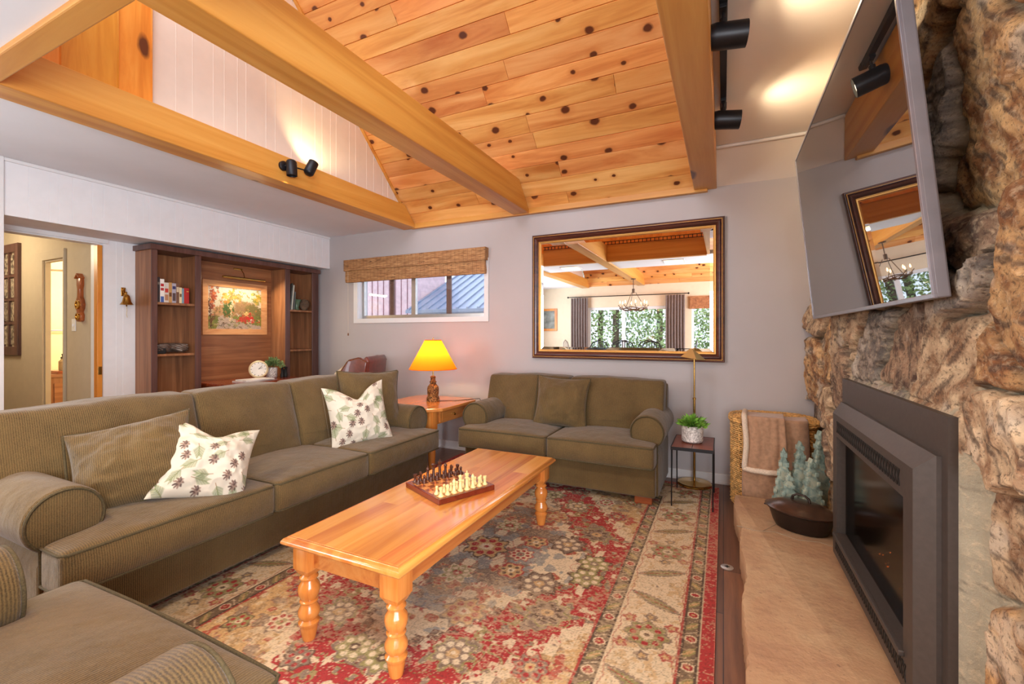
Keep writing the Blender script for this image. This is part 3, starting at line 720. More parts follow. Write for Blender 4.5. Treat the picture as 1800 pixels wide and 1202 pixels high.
# canvases painted in numpy, carried as a colour attribute
class Canvas:
    def __init__(s, w, h, bg):
        s.w, s.h = w, h; s.a = np.ones((h, w, 3))*np.array(lin(*bg)[:3])
        s.Y, s.X = np.mgrid[0:h, 0:w]; s.X = (s.X+.5)/w; s.Y = (s.Y+.5)/h; s.asp = w/h
    def dab(s, amp, seed):
        dx = ((fbm(s.X*s.asp*34, s.Y*34, seed, 2)-.5)*amp).astype(int); dy = ((fbm(s.X*s.asp*34, s.Y*34, seed+3, 2)-.5)*amp).astype(int)
        yy = np.clip(np.arange(s.h)[:, None]+dy, 0, s.h-1); xx = np.clip(np.arange(s.w)[None]+dx, 0, s.w-1); s.a = s.a[yy, xx]*(.72+.56*fbm(s.X*s.asp*50, s.Y*50, seed+7, 3))[..., None]
    def put(s, m, rgb, a=1.0):
        m = (np.clip(m, 0, 1)*a)[..., None]; s.a = s.a*(1-m)+np.array(lin(*rgb)[:3])*m
    def ell(s, x, y, rx, ry, rgb, ang=0, soft=.08, a=1.0, wob=0, seed=1):
        dx = (s.X-x)*s.asp; dy = s.Y-y; c, q = math.cos(ang), math.sin(ang)
        u = (dx*c+dy*q)/rx; v = (-dx*q+dy*c)/ry; d = np.sqrt(u*u+v*v)
        if wob: d = d+wob*(fbm(s.X*s.asp*30, s.Y*30, seed)-.5)*2
        s.put((1-d)/soft+.5, rgb, a)
    def line(s, x0, y0, x1, y1, w, rgb, a=1.0):
        ax = x0*s.asp; bx = x1*s.asp; dx, dy = bx-ax, y1-y0; L = dx*dx+dy*dy+1e-9
        t = np.clip(((s.X*s.asp-ax)*dx+(s.Y-y0)*dy)/L, 0, 1)
        d = np.hypot(s.X*s.asp-ax-t*dx, s.Y-y0-t*dy); s.put((w-d)*s.h+.5, rgb, a)
    def poly(s, pts, rgb, a=1.0):
        ins = np.zeros(s.X.shape, bool); n = len(pts)
        for i in range(n):
            x0, y0 = pts[i]; x1, y1 = pts[(i+1) % n]
            if y0 == y1: continue
            c = ((s.Y >= min(y0, y1)) & (s.Y < max(y0, y1))); xi = x0+(s.Y-y0)*(x1-x0)/(y1-y0)
            ins ^= c & (s.X < xi)
        s.put(ins.astype(float), rgb, a)
def canvas_plate(name, cv, fn, mat, parent=None, back=None):
    """grid mesh, one vertex per canvas sample; fn(u,v)->(x,y,z) arrays"""
    h, w = cv.h, cv.w
    u = (np.arange(w)/(w-1)); v = np.arange(h)/(h-1); U, V = np.meshgrid(u, v)
    P = np.stack(fn(U, V), -1).reshape(-1, 3)
    I = np.arange(h*w).reshape(h, w)
    f = np.stack([I[:-1, :-1], I[:-1, 1:], I[1:, 1:], I[1:, :-1]], -1).reshape(-1, 4)
    me = bpy.data.meshes.new(name); me.from_pydata(P.tolist(), [], f.tolist())
    col = np.ones((h*w, 4)); col[:, :3] = cv.a.reshape(-1, 3)
    me.color_attributes.new('Col', 'FLOAT_COLOR', 'POINT').data.foreach_set('color', col.ravel())
    return mobj(name, me, mat, parent, smooth=180)

# painting in the niche
def painting():
    cv = Canvas(230, 180, (222, 214, 190)); rg = random.Random(9)
    cv.put(np.ones(cv.X.shape), (196, 188, 164)); cv.put(1-cv.Y*2.2, (170, 176, 176), .6)
    cv.ell(.72, .52, .34, .20, (150, 120, 84), 0.25, .2); cv.ell(.30, .60, .3, .16, (176, 136, 96), 0, .2); cv.ell(.85, .58, .25, .18, (120, 110, 62), .3, .2, wob=.2)
    cv.poly([(0, .70), (1, .66), (1, 1), (0, 1)], (120, 124, 58)); cv.poly([(.18, .70), (.36, .66), (.62, .86), (1, .92), (1, 1), (.15, 1)], (178, 158, 140))
    for k in range(50): cv.ell(rg.random(), rg.uniform(.74, 1), .05, .015, rg.choice([(90, 100, 40), (150, 142, 60), (110, 84, 50), (196, 176, 120)]), 0, .3, .7)
    cv.ell(.36, .52, .13, .2, (74, 96, 46), 0, .15, wob=.35)                       # dark green bush
    cv.line(.40, .78, .42, .42, .016, (216, 196, 150)); cv.line(.41, .55, .34, .36, .010, (206, 180, 134)); cv.line(.42, .50, .50, .32, .010, (206, 180, 134))
    for k in range(60):
        cv.ell(.41+rg.gauss(0, .11), .22+rg.gauss(0, .09), .035, .028, rg.choice([(200, 150, 60), (180, 124, 50), (206, 170, 90), (150, 134, 66), (128, 120, 64)]), rg.random()*3, .3, .9)
    for k in range(40):
        cv.ell(.05+abs(rg.gauss(0, .05)), .25+rg.gauss(0, .16), .035, .03, rg.choice([(150, 62, 34), (178, 88, 44), (120, 50, 34), (196, 110, 60)]), rg.random()*3, .3, .9)
    cv.line(.06, .98, .02, .3, .02, (92, 56, 36)); cv.line(.07, .8, .16, .55, .012, (92, 56, 36))
    for k in range(34):
        cv.ell(.93+rg.gauss(0, .05), .22+rg.gauss(0, .09), .035, .03, rg.choice([(120, 124, 50), (150, 140, 60), (196, 160, 60)]), rg.random()*3, .3, .9)
    cv.poly([(.60, .68), (.70, .56), (.80, .58), (.74, .70)], (226, 190, 120)); cv.poly([(.70, .72), (.77, .58), (.85, .70), (.85, .84), (.70, .84)], (196, 44, 34))
    cv.poly([(.56, .72), (.62, .64), (.72, .70), (.71, .84), (.56, .82)], (178, 66, 44)); cv.poly([(.755, .74), (.80, .74), (.80, .84), (.755, .84)], (240, 226, 210))
    for k in range(26): cv.ell(rg.uniform(.5, .98), rg.uniform(.76, .86), .02, .02, rg.choice([(200, 60, 40), (120, 120, 50), (226, 190, 150)]), 0, .3, .9)
    cv.poly([(.0, .80), (.14, .74), (.14, .77), (.0, .84)], (110, 76, 44)); cv.line(.20, .92, .34, .86, .008, (60, 46, 34)); cv.line(.24, .88, .27, .98, .006, (60, 46, 34))
    for k in range(60): cv.ell(rg.uniform(.1, 1), rg.uniform(.52, .72), .025, .018, rg.choice([(150, 96, 54), (120, 112, 60), (176, 120, 70), (96, 92, 50), (190, 150, 96)]), rg.random()*3, .4, .8)
    cv.dab(18, 5)
    g = thing('landscape_painting', 'framed autumn landscape painting with a red barn, hung in the bookcase niche', 'painting', (-4.926, 3.14, 1.25))
    y0, y1, z0, z1 = -.36, .36, 0, .58; w = .062
    bm = NB()
    for s, (a, b) in enumerate((((y0, z0), (y1, z0)), ((y1, z0), (y1, z1)), ((y1, z1), (y0, z1)), ((y0, z1), (y0, z0)))):
        cx, cz = 0, .29
        def inn(p): return (p[0]+(w if p[0] < 0 else -w), p[1]+(w if p[1] < .29 else -w))
        t = bmesh.new(); a2, b2 = inn(a), inn(b)
        vs = [t.verts.new(p) for p in ((0, *a), (0, *b), (0, *b2), (0, *a2), (.032, *a), (.032, *b), (.018, *b2), (.018, *a2))]
        for f in ((0, 1, 2, 3), (4, 5, 6, 7), (0, 1, 5, 4), (1, 2, 6, 5), (2, 3, 7, 6), (3, 0, 4, 7)): t.faces.new([vs[i] for i in f])
        merge(bm, t)
    obj('frame', bm, wood('light limed frame', (232, 184, 128), (214, 160, 104), (180, 124, 76), 'Y', 2, .5), g)
    canvas_plate('picture', cv, lambda U, V: (0*U+.012, y0+w+U*(y1-y0-2*w), z1-w-V*(z1-z0-2*w)), vcol('oil paint', .5), g)
    p = thing('picture_light', 'slim brass picture light on a stem above the painting', 'light', (-4.926, 3.17, 1.93))
    bm = NB(); tube(bm, [(.0, 0, .055), (.05, 0, .055), (.10, 0, .0), (.12, 0, -.055)], .004, 8); box(bm, 0, .006, -.05, .05, .045, .065, .002); obj('arm', bm, M['brass'], p, 40)
    bm = NB(); tube(bm, [(.12, -.24, -.06), (.12, .24, -.06)], .012, 12); obj('lamp_tube', bm, M['brass'], p, 40)
    area('picture_lamp', (-4.80, 3.17, 1.852), (0, math.radians(-28), 0), .05, .46, 4.2, (1, .76, .46)).parent = None
painting()

# desk
def desk():
    g = thing('writing_desk', 'cherry wood writing desk standing in the bookcase niche', 'desk', (-4.635, 3.12, 0))
    Mc = M['cherry']; hx, hy = .285, .44
    bm = NB(); box(bm, -hx, hx, -hy, hy, .735, .762, .006); obj('desk_top', bm, Mc, g)
    bm = NB()
    for a in ((-hx+.03, hx-.03, -hy+.03, -hy+.05, .65, .735), (-hx+.03, hx-.03, hy-.05, hy-.03, .65, .735), (hx-.05, hx-.03, -hy+.03, hy-.03, .65, .735), (-hx+.03, -hx+.05, -hy+.03, hy-.03, .65, .735)): box(bm, *a, .002)
    obj('apron', bm, Mc, g)
    for sx in (-1, 1):
        for sy in (-1, 1):
            bm = NB(); box(bm, -.026, .026, -.026, .026, .52, .735, .003); lathe(bm, [(.022, .52), (.026, .5), (.016, .48), (.024, .3), (.016, .06), (.02, .03), (.014, 0)], 14, cap=True)
            obj('leg', bm, Mc, g, 40, loc=(sx*(hx-.05), sy*(hy-.05), 0))
desk()

def mantel_clock():
    g = thing('desk_clock', 'round white desk clock with a cream rim standing on the desk', 'clock', (-4.60, 3.19, .762), math.radians(-38))
    R = .095
    m4 = Matrix.Translation((0, 0, R+.012)) @ Matrix.Rotation(PI/2-.12, 4, 'Y')
    bm = NB(); lathe(bm, [(R-.012, .0), (R, .006), (R, .02), (R-.01, .03), (R-.02, .024)], 40, mat4=m4); box(bm, -.02, .03, -.04, .04, 0, .014, .004); obj('case', bm, plain('cream enamel', (228, 208, 166), .35), g, 40)
    bm = NB(); lathe(bm, [(R-.016, .022), (R-.018, .025)], 40, mat4=m4); obj('dial', bm, plain('white dial', (244, 240, 230), .5), g)
    bm = NB()
    for k in range(12):
        a = k*PI/6
        box(bm, -.0025, .0025, R*.66, R*.78, .0255, .0265, mat4=m4 @ Matrix.Rotation(a, 4, 'Z'))
    obj('hour_mark', bm, M['black'], g)['kind'] = 'stuff'
    for a, L in ((-1.15, .042), (-.75-PI*.0, .052)):
        bm = NB(); box(bm, -.002, .002, 0, L, .0265, .028, mat4=m4 @ Matrix.Rotation(a+PI/2, 4, 'Z'))
        obj('hand', bm, M['black'], g)
mantel_clock()

def foliage(name, n, rad, h, mat, parent, seed, leafw=.012, leafl=.035, base=0, spread=1.0, droop=.3):
    rg = random.Random(seed); bm = NB()
    for k in range(n):
        a = rg.random()*2*PI; e = rg.random()**.6*spread*1.1; L = h*(.6+.4*rg.random())
        r = rad*min(1, e); p = Vector((math.cos(a)*r*rg.uniform(.3, 1), math.sin(a)*r*rg.uniform(.3, 1), base+L*rg.uniform(.35, 1)*(1-.35*e)))
        d = Vector((math.cos(a)*e, math.sin(a)*e, 1-.6*e-droop*rg.random())).normalized(); side = d.cross(Vector((rg.gauss(0, 1), rg.gauss(0, 1), .4))).normalized()
        nrm = d.cross(side).normalized(); ll = leafl*rg.uniform(.7, 1.2); lw = leafw*rg.uniform(.7, 1.1)
        v = [bm.verts.new(q) for q in (p, p+d*ll*.5+side*lw*.5+nrm*lw*.2, p+d*ll, p+d*ll*.5-side*lw*.5+nrm*lw*.2)]
        bm.faces.new((v[0], v[1], v[2])); bm.faces.new((v[0], v[2], v[3]))
    return obj(name, bm, mat, parent)
M['leaf'] = plain('grey green leaves', (126, 150, 92), .6, 0, .35, 40)
M['leaf2'] = plain('fresh green succulent', (126, 178, 66), .5, 0, .35, 30)
M['marble'] = None
def marble():
    t = MT('white marbled glaze'); v = t.coords(); n = t.noise(v, 14, 5, .6, 2.5)
    t.set(Base_Color=t.ramp(n, [(0.42, lin(236, 232, 228)), (0.50, lin(150, 144, 142)), (0.56, lin(236, 232, 228))]), Roughness=.3); return t.m
M['marble'] = marble()
M['soil'] = plain('dark potting soil', (50, 38, 30), .95, 0, .3, 80)
def pot_plant(label, loc, R, H, fol, seed, lr, lh, leafw, leafl, n):
    g = thing('potted_plant', label, 'plant', loc)
    bm = NB(); lathe(bm, [(R*.80, 0), (R*.9, .004), (R, H*.1), (R, H), (R-.006, H), (R-.006, H*.85)], 32); obj('pot', bm, M['marble'], g, 40)
    bm = NB(); lathe(bm, [(R-.007, H*.8), (R-.007, H*.86)], 24); obj('soil', bm, M['soil'], g)
    foliage('foliage', n, lr, lh, fol, g, seed, leafw, leafl, base=H*.82)
pot_plant('small leafy plant in a white pot on the desk beside the round clock', (-4.60, 3.345, .762), .058, .115, M['leaf'], 3, .12, .15, .02, .04, 420)
pot_plant('bright green succulent in a marbled pot on the small metal side table', (-.212, 3.60, .4425), .077, .125, M['leaf2'], 5, .085, .085, .024, .05, 300)
b = NB(); box(b, -.11, .11, -.15, .15, 0, .012, .002); g = obj('magazine', b, plain('pale magazine cover', (214, 204, 200), .4), loc=(-4.46, 3.03, .762), rot=(0, 0, .1)); tag(g, 'thin pale magazine lying under the other one on the desk', 'magazine')
b = NB(); box(b, -.10, .10, -.15, .15, 0, .010, .002); g = obj('magazine', b, plain('white magazine cover', (232, 230, 232), .35), loc=(-4.45, 3.05, .7742), rot=(0, 0, -.08)); tag(g, 'white magazine on top of the pale one in front of the clock', 'magazine')
g = thing('binoculars', 'small pair of black binoculars standing on the desk by the plant pot', 'binoculars', (-4.56, 3.47, .762))
for s in (-1, 1):
    b = NB(); lathe(b, [(.014, 0), (.02, .002), (.02, .03), (.014, .05), (.014, .10), (.018, .105), (.018, .118)], 16, rot_mat((0, s*.023, 0))); obj('barrel', b, M['black'], g, 40)
b = NB(); box(b, -.006, .006, -.012, .012, .03, .09, .002); obj('hinge', b, M['black'], g)

# books etc.
def book(loc, t, h, d, rgb, label, group=None, stripes=(), tilt=0):
    """spine faces +X; thickness along y"""
    g = thing('book', label, 'book', loc, 0, group)
    m4 = Matrix.Rotation(tilt, 4, 'X')
    c = plain('cloth cover', rgb, .5, 0, .05)
    bm = NB(); box(bm, -d/2, d/2, 0, .003, 0, h, .0008, 1, m4); box(bm, -d/2, d/2, t-.003, t, 0, h, .0008, 1, m4); box(bm, d/2-.003, d/2+.001, 0, t, 0, h, .0012, 1, m4); obj('cover', bm, c, g)
    bm = NB(); box(bm, -d/2+.004, d/2-.003, .003, t-.003, .004, h-.004, mat4=m4); obj('pages', bm, M['pages'], g)
    for z0, z1, col in stripes:
        bm = NB(); box(bm, d/2, d/2+.0016, t*.12, t*.88, h*z0, h*z1, mat4=m4); obj('spine_label', bm, plain('spine print', col, .5), g)
    return g
M['pages'] = plain('paper', (228, 218, 196), .8)
y = 2.272
for t, h, rgb, lab, st in ((.022, .23, (52, 44, 46), 'black book next to the bookcase side panel on the upper shelf', ((.7, .8, (120, 110, 100)),)),
        (.034, .215, (240, 236, 230), 'white book with a red star and a blue foot on its spine', ((.0, .25, (70, 100, 170)), (.5, .62, (190, 60, 60)), (.68, .80, (190, 40, 44)))),
        (.036, .185, (216, 206, 196), 'pale book with a red title band and a portrait on its spine', ((.5, .7, (196, 60, 50)), (.1, .4, (186, 132, 96)))),
        (.026, .19, (196, 150, 92), 'tan book with a small dark title, third group of the shelf', ((.3, .5, (110, 70, 40)),)),
        (.034, .185, (176, 172, 186), 'grey blue book with a dark picture spine', ((.1, .5, (90, 70, 70)), (.7, .85, (60, 60, 110)))),
        (.026, .19, (120, 84, 64), 'brown book with a pale title between the grey and cream ones', ((.55, .8, (220, 200, 170)),)),
        (.022, .15, (232, 214, 170), 'short cream book next to the pale blue one', ((.4, .6, (120, 90, 60)),)),
        (.018, .145, (120, 160, 178), 'thin pale blue book between the cream and the red books', ()),
        (.018, .15, (186, 40, 34), 'thin red book leaning on the wider red one', ()),
        (.026, .15, (178, 38, 36), 'wider red book with a gold line at the open end of the row', ((.75, .8, (220, 170, 80)),))):
    book((-4.77, y, 1.5505), t, h, .15, rgb, lab, 'row of books on the upper shelf', st); y += t+.0008
for i, (yy, tl, rgb, lab, h) in enumerate(((3.655, -.12, (66, 70, 66), 'tall dark green book leaning in the tower with the pinecone', .32), (3.682, -.10, (206, 204, 190), 'tall pale book leaning in the tower with the pinecone', .30), (3.712, -.09, (96, 96, 92), 'thin grey book leaning behind the green vase', .22))):
    book((-4.79, yy, 1.553), .014, h, .17, rgb, lab, 'leaning books beside the green vase', (), tl)
g = NB(); lathe(g, [(.03, 0), (.035, .01), (.026, .03), (.038, .09), (.055, .13), (.05, .132), (.034, .09)], 24, rot_mat((0, 0, 0)), cap=True)
tag(obj('vase', g, plain('green glazed ceramic', (88, 112, 88), .3, 0, .2), smooth=40, loc=(-4.76, 3.795, 1.552)), 'small flared green vase between the leaning books and the pinecone', 'vase')
g = NB()
for k in range(11):
    z = .008+k*.012; r = .05*math.sin(PI*(k+1.2)/13)**.7
    for j in range(12):
        a = 2*PI*(j+.5*(k % 2))/12
        t4 = rot_mat((math.cos(a)*r, math.sin(a)*r, z), 0, 0, a) @ Matrix.Rotation(-.7, 4, 'Y')
        box(g, -.012, .012, -.011, .011, -.003, .003, .002, 1, t4)
lathe(g, [(.02, 0), (.04, .03), (.045, .07), (.02, .13)], 12)
tag(obj('pinecone', g, plain('dark pinecone', (120, 96, 76), .8, 0, .2), loc=(-4.75, 3.90, 1.552)), 'large upright pinecone on the shelf beside the green vase', 'pinecone')
# driftwood bowl
g = NB()
for k in range(7):
    a = k*.42-.2; w = .10
    pts = [(math.sin(s*.9+a)*.05+.0, -.13+.26*s/8, .035+.028*math.sin(s*.8+k)) for s in range(9)]
    tube(g, [(p[0]*(.6+.1*k), p[1], p[2]) for p in pts], [.006+.014*math.sin(PI*(i+.7)/9.4) for i in range(9)], 10)
tag(obj('driftwood_carving', g, plain('polished driftwood', (112, 96, 86), .3, .2, .35, 15), smooth=60, loc=(-4.79, 2.43, 1.09)), 'twisted shiny driftwood bowl on the shelf below the books', 'ornament')
g = NB(); box(g, -.09, .09, -.055, .055, 0, .05, .004); tag(obj('small_box', g, M['black'], loc=(-4.83, 2.31, 1.072)), 'small black box beside the driftwood bowl', 'box')
# ------------------------------------------------------------------ rug
def rug():
    X0, X1, Y0, Y1 = -2.47, -0.03, 0.60, 3.95; st = .005
    nx = int((X1-X0)/2/st); ny = int((Y1-Y0)/2/st)
    x = (np.arange(nx)+.5)*st; y = (np.arange(ny)+.5)*st; GX, GY = np.meshgrid(x, y)
    A = np.ones((ny, nx, 3)); L = lambda *c: np.array(lin(*c)[:3])
    def put(m, c, a=1.0):
        nonlocal A; m = (np.clip(m, 0, 1)*a)[..., None]; A = A*(1-m)+L(*c)*m
    wob = (fbm(GX*60, GY*60, 5)-.5)
    RED, CREAM, TAN, TAUPE, GREEN, BROWN, BLUE, ROSE = (164, 14, 32), (222, 202, 168), (198, 160, 108), (134, 112, 96), (148, 138, 86), (92, 66, 50), (136, 140, 138), (176, 84, 72)
    cx, cy = 1.22, 1.675; p = (cx-GX)/.76; q = (cy-GY)/1.215
    put(np.ones(GX.shape), TAN)
    # tan ground mottling with small vines
    put((fbm(GX*26, GY*26, 8)-.52)*14, BROWN, .35); put((fbm(GX*34, GY*34, 18)-.60)*14, CREAM, .6)
    def flower(fx, fy, r, petals, c1, c2, c3=None, rot=0, rim=None):
        dx, dy = GX-fx, GY-fy; rr = np.hypot(dx, dy); th = np.arctan2(dy, dx)+rot
        rad = r*(1+.16*np.cos(petals*th))+wob*r*.35
        if rim: put((rad*1.16-rr)*300+.5, rim)
        put((rad-rr)*300+.5, c1)
        pd = np.hypot(rr-r*.68, (np.mod(th*petals/(2*PI)+.5, 1)-.5)*2*PI*r*.68/petals)
        put((r*.2-pd)*300+.5, c2)
        if c3: put((r*.34+wob*r*.3-rr)*300+.5, c3); put((r*.13-rr)*300+.5, c2)
    sp = np.floor(p*15)/15+np.floor(q*20)/20+wob*.10
    put(((1.28-sp)*60), RED); put(((np.abs(sp-1.28) < .045)).astype(float), CREAM, .85)
    put(((.80-sp)*60), CREAM); put(((np.abs(sp-.80) < .02)).astype(float), BROWN, .8)
    pr = np.hypot(p*1.1, q*1.15)+.10*np.cos(6*np.arctan2(q, p+1e-6))+wob*.15
    put((.50-pr)*40, TAUPE); put((np.abs(pr-.50) < .012).astype(float), RED, .8); put((.22-pr)*40, CREAM); put((np.abs(pr-.22) < .015).astype(float), ROSE, .8)
    # vines / motif scatter in the red and cream zones
    v1 = np.abs(fbm(GX*9, GY*9, 33, 2)-.5); put((v1 < .011)*(sp > .8)*(sp < 1.24), GREEN, .9)
    v2 = np.abs(fbm(GX*8, GY*8, 43, 2)-.5); put((v2 < .009)*(sp < .78)*1.0, ROSE, .8)
    b1 = fbm(GX*15, GY*15, 53, 3); put(((b1 > .635)*(sp > .80)*(sp < 1.26))*1.0, GREEN, .9); put(((b1 > .66)*(sp > .80)*(sp < 1.26))*1.0, TAUPE); put(((b1 < .33)*(sp > .8)*(sp < 1.26))*1.0, CREAM, .9)
    put(((b1 > .63)*(sp < .78)*1.0), BLUE, .8); put(((b1 < .36)*(sp < .78)*1.0), TAN, .9); put(((b1 < .33)*(sp < .78)*1.0), RED, .8)
    put(((b1 > .62)*(sp > 1.34)*1.0), TAUPE, .8); put(((b1 < .34)*(sp > 1.34)*1.0), RED, .8); put((np.abs(b1-.62) < .008)*(sp > 1.34)*1.0, RED, .5)
    for fx, fy, r, n, a, b_, c_, rim in ((.80, 1.45, .085, 7, TAUPE, CREAM, TAN, BROWN), (1.02, 1.10, .085, 8, TAN, ROSE, CREAM, TAUPE), (.98, 1.50, .06, 6, TAN, BROWN, CREAM, RED), (1.22, 1.36, .07, 8, GREEN, CREAM, RED, CREAM),
            (.68, 1.25, .08, 8, TAUPE, BROWN, TAN, GREEN), (.92, .86, .075, 8, TAUPE, CREAM, TAN, GREEN), (.60, 1.60, .075, 7, GREEN, CREAM, TAUPE, BROWN), (1.15, .72, .07, 7, GREEN, CREAM, BROWN, TAUPE), (.75, .70, .06, 8, CREAM, RED, GREEN, TAUPE),
            (.62, .92, .06, 8, TAUPE, RED, TAN, RED), (1.22, 1.675, .11, 8, TAN, RED, CREAM, BROWN), (1.0, 1.675, .06, 8, CREAM, RED, TAUPE, ROSE), (.58, .62, .05, 6, GREEN, RED, CREAM, BROWN), (1.0, .58, .05, 6, TAUPE, RED, CREAM, BROWN)):
        flower(fx, fy, r, n, a, b_, c_, rim=rim)
    # borders as functions of distance-from-edge e and run s
    e = np.minimum(GX, GY); s = np.where(GX < GY, GY, GX); s = s+0.06
    def bput(m, c, a=1.0): put(m*1.0, c, a)
    brd = e < .46
    bput(brd, BROWN)
    main = (e > .125) & (e < .39); bput(main, CREAM)
    bput(main & (fbm(GX*40, GY*40, 71) > .60), TAN, .7)
    g = e-.2575; per = .54; k = np.floor(s/per); sm = s-k*per-per/2
    rr = np.hypot(g, sm); th = np.arctan2(sm, g)
    rad = .080*(1+.13*np.cos(8*th))+wob*.02
    bput(main & (rr < rad+.008), TAUPE); bput(main & (rr < rad), GREEN, .9); pd = np.hypot(rr-.055, (np.mod(th*8/(2*PI)+.5, 1)-.5)*2*PI*.055/8); bput(main & (pd < .0135), RED); bput(main & (rr < .028), CREAM); bput(main & (rr < .012), BROWN)
    sm2 = np.mod(s, per); sm2 = np.where(sm2 > per/2, sm2-per, sm2)
    leaf = np.abs(sm2-g*.45+.02)-(.030*(1-(g/.115)**2)+.010*np.abs(np.sin(g*170))); bput(main & (leaf < 0) & (np.abs(g) < .115), TAUPE, .9); bput(main & (leaf < -.014) & (np.abs(g) < .1), GREEN); bput(main & (np.abs(sm2-g*.45+.02) < .003) & (np.abs(g) < .1), ROSE)
    for gg, so in ((-.09, .085), (.085, .09), (-.085, -.10), (.09, -.085), (0.0, .125), (.0, -.13)):
        r2 = np.hypot(g-gg, sm-so*1.0)+wob*.012; th2 = np.arctan2(sm-so, g-gg); r2 = r2*(1-.2*np.cos(5*th2)); bput(main & (r2 < .026), TAUPE if abs(gg) < .01 else ROSE); bput(main & (r2 < .012), TAN)
    bput(main & (np.abs(np.abs(g)-.118-.006*np.sin(s*40)) < .0025), ROSE, .8)
    for a0, a1 in ((.06, .125), (.39, .46)):
        mid = (a0+a1)/2; gd = (e > a0) & (e < a1); bput(gd, (120, 98, 76)); g2 = e-mid
        m = np.mod(s, .17); d1 = np.hypot(g2, m-.04); d2 = np.abs((m-.125)+g2*.9)+np.abs(g2)*.35
        bput(gd & (d2 < .024), GREEN); bput(gd & (d2 < .010), TAN)
        bput(gd & (d1 < .024), CREAM); bput(gd & (d1 < .018), RED); bput(gd & (d1 < .007), TAN)
        bput(gd & (np.abs(m-.08+g2*.6) < .003), CREAM, .8)
        bput(gd & ((e < a0+.008) | (e > a1-.008)), (78, 58, 46)); bput((np.abs(e-a1-.006) < .0035), RED, .9); bput((np.abs(e-a0+.004) < .003), CREAM, .8)
    bput(e < .056, (176, 34, 46)); bput(e < .004, (196, 110, 96))
    # mirror to the whole rug
    F = np.concatenate([A[:, ::-1], A], 1) if False else None
    right = A[:, ::-1]                      # index grows with x: centre -> edge reversed
    full_top = np.concatenate([A, right], 1)   # left edge .. centre .. right edge
    full = np.concatenate([full_top, full_top[::-1]], 0)
    H, W = full.shape[:2]
    gx, gy = np.meshgrid(np.arange(W), np.arange(H))
    # woven irregularity: slips of the pattern, cream flecks
    sp1 = np.random.RandomState(1).rand(H, W); streak = fbm(gx*.08, gy*.5, 3, 3)
    fleck = ((sp1 < .10) & (streak > .50))[..., None]
    full = np.where(fleck, full*.35+L(226, 200, 164)*.65, full); fl2 = (sp1 > .93)[..., None]; full = np.where(fl2, full*.55, full)
    wear = ((fbm(gx*.012, gy*.012, 7, 3)*.5+fbm(gx*.35, gy*.6, 9, 2)*.5) > .58)[..., None]
    full = np.where(wear, full*.6+L(206, 180, 144)*.4, full)
    fl3 = (np.random.RandomState(2).rand(H, W) > .82)[..., None]; full = np.where(fl3, full*.72, full)
    cvs = Canvas(2, 2, (0, 0, 0)); cvs.a = full; cvs.h = H; cvs.w = W
    bm = NB(); box(bm, X0, X1, Y0, Y1, 0.0, 0.0105, .002)
    o = obj('area_rug', bm, plain('rug binding', (168, 60, 60), .95, 0, .1, 80)); tag(o, 'large worn red, cream and taupe patterned rug under the seating', 'rug')
    canvas_plate('pile', cvs, lambda U, V: (X0+U*(X1-X0), Y0+V*(Y1-Y0), 0*U+.012), vcol('woven rug pile', .95, .12, 420, .5), o)
rug()
b = NB(); lathe(b, [(.032, 0), (.032, .003), (.027, .005)], 32); 
g = obj('floor_valve_cover', b, plain('pewter disc', (190, 186, 182), .35, .6), smooth=40, loc=(.018, 2.645, 0)); tag(g, 'small round silver gas key cover set in the dark floor by the hearth', 'floor fitting')
b = NB(); box(b, -.012, .012, -.004, .004, .0051, .0062); box(b, -.004, .004, -.012, .012, .0051, .0062); obj('keyhole', b, M['black'], g)

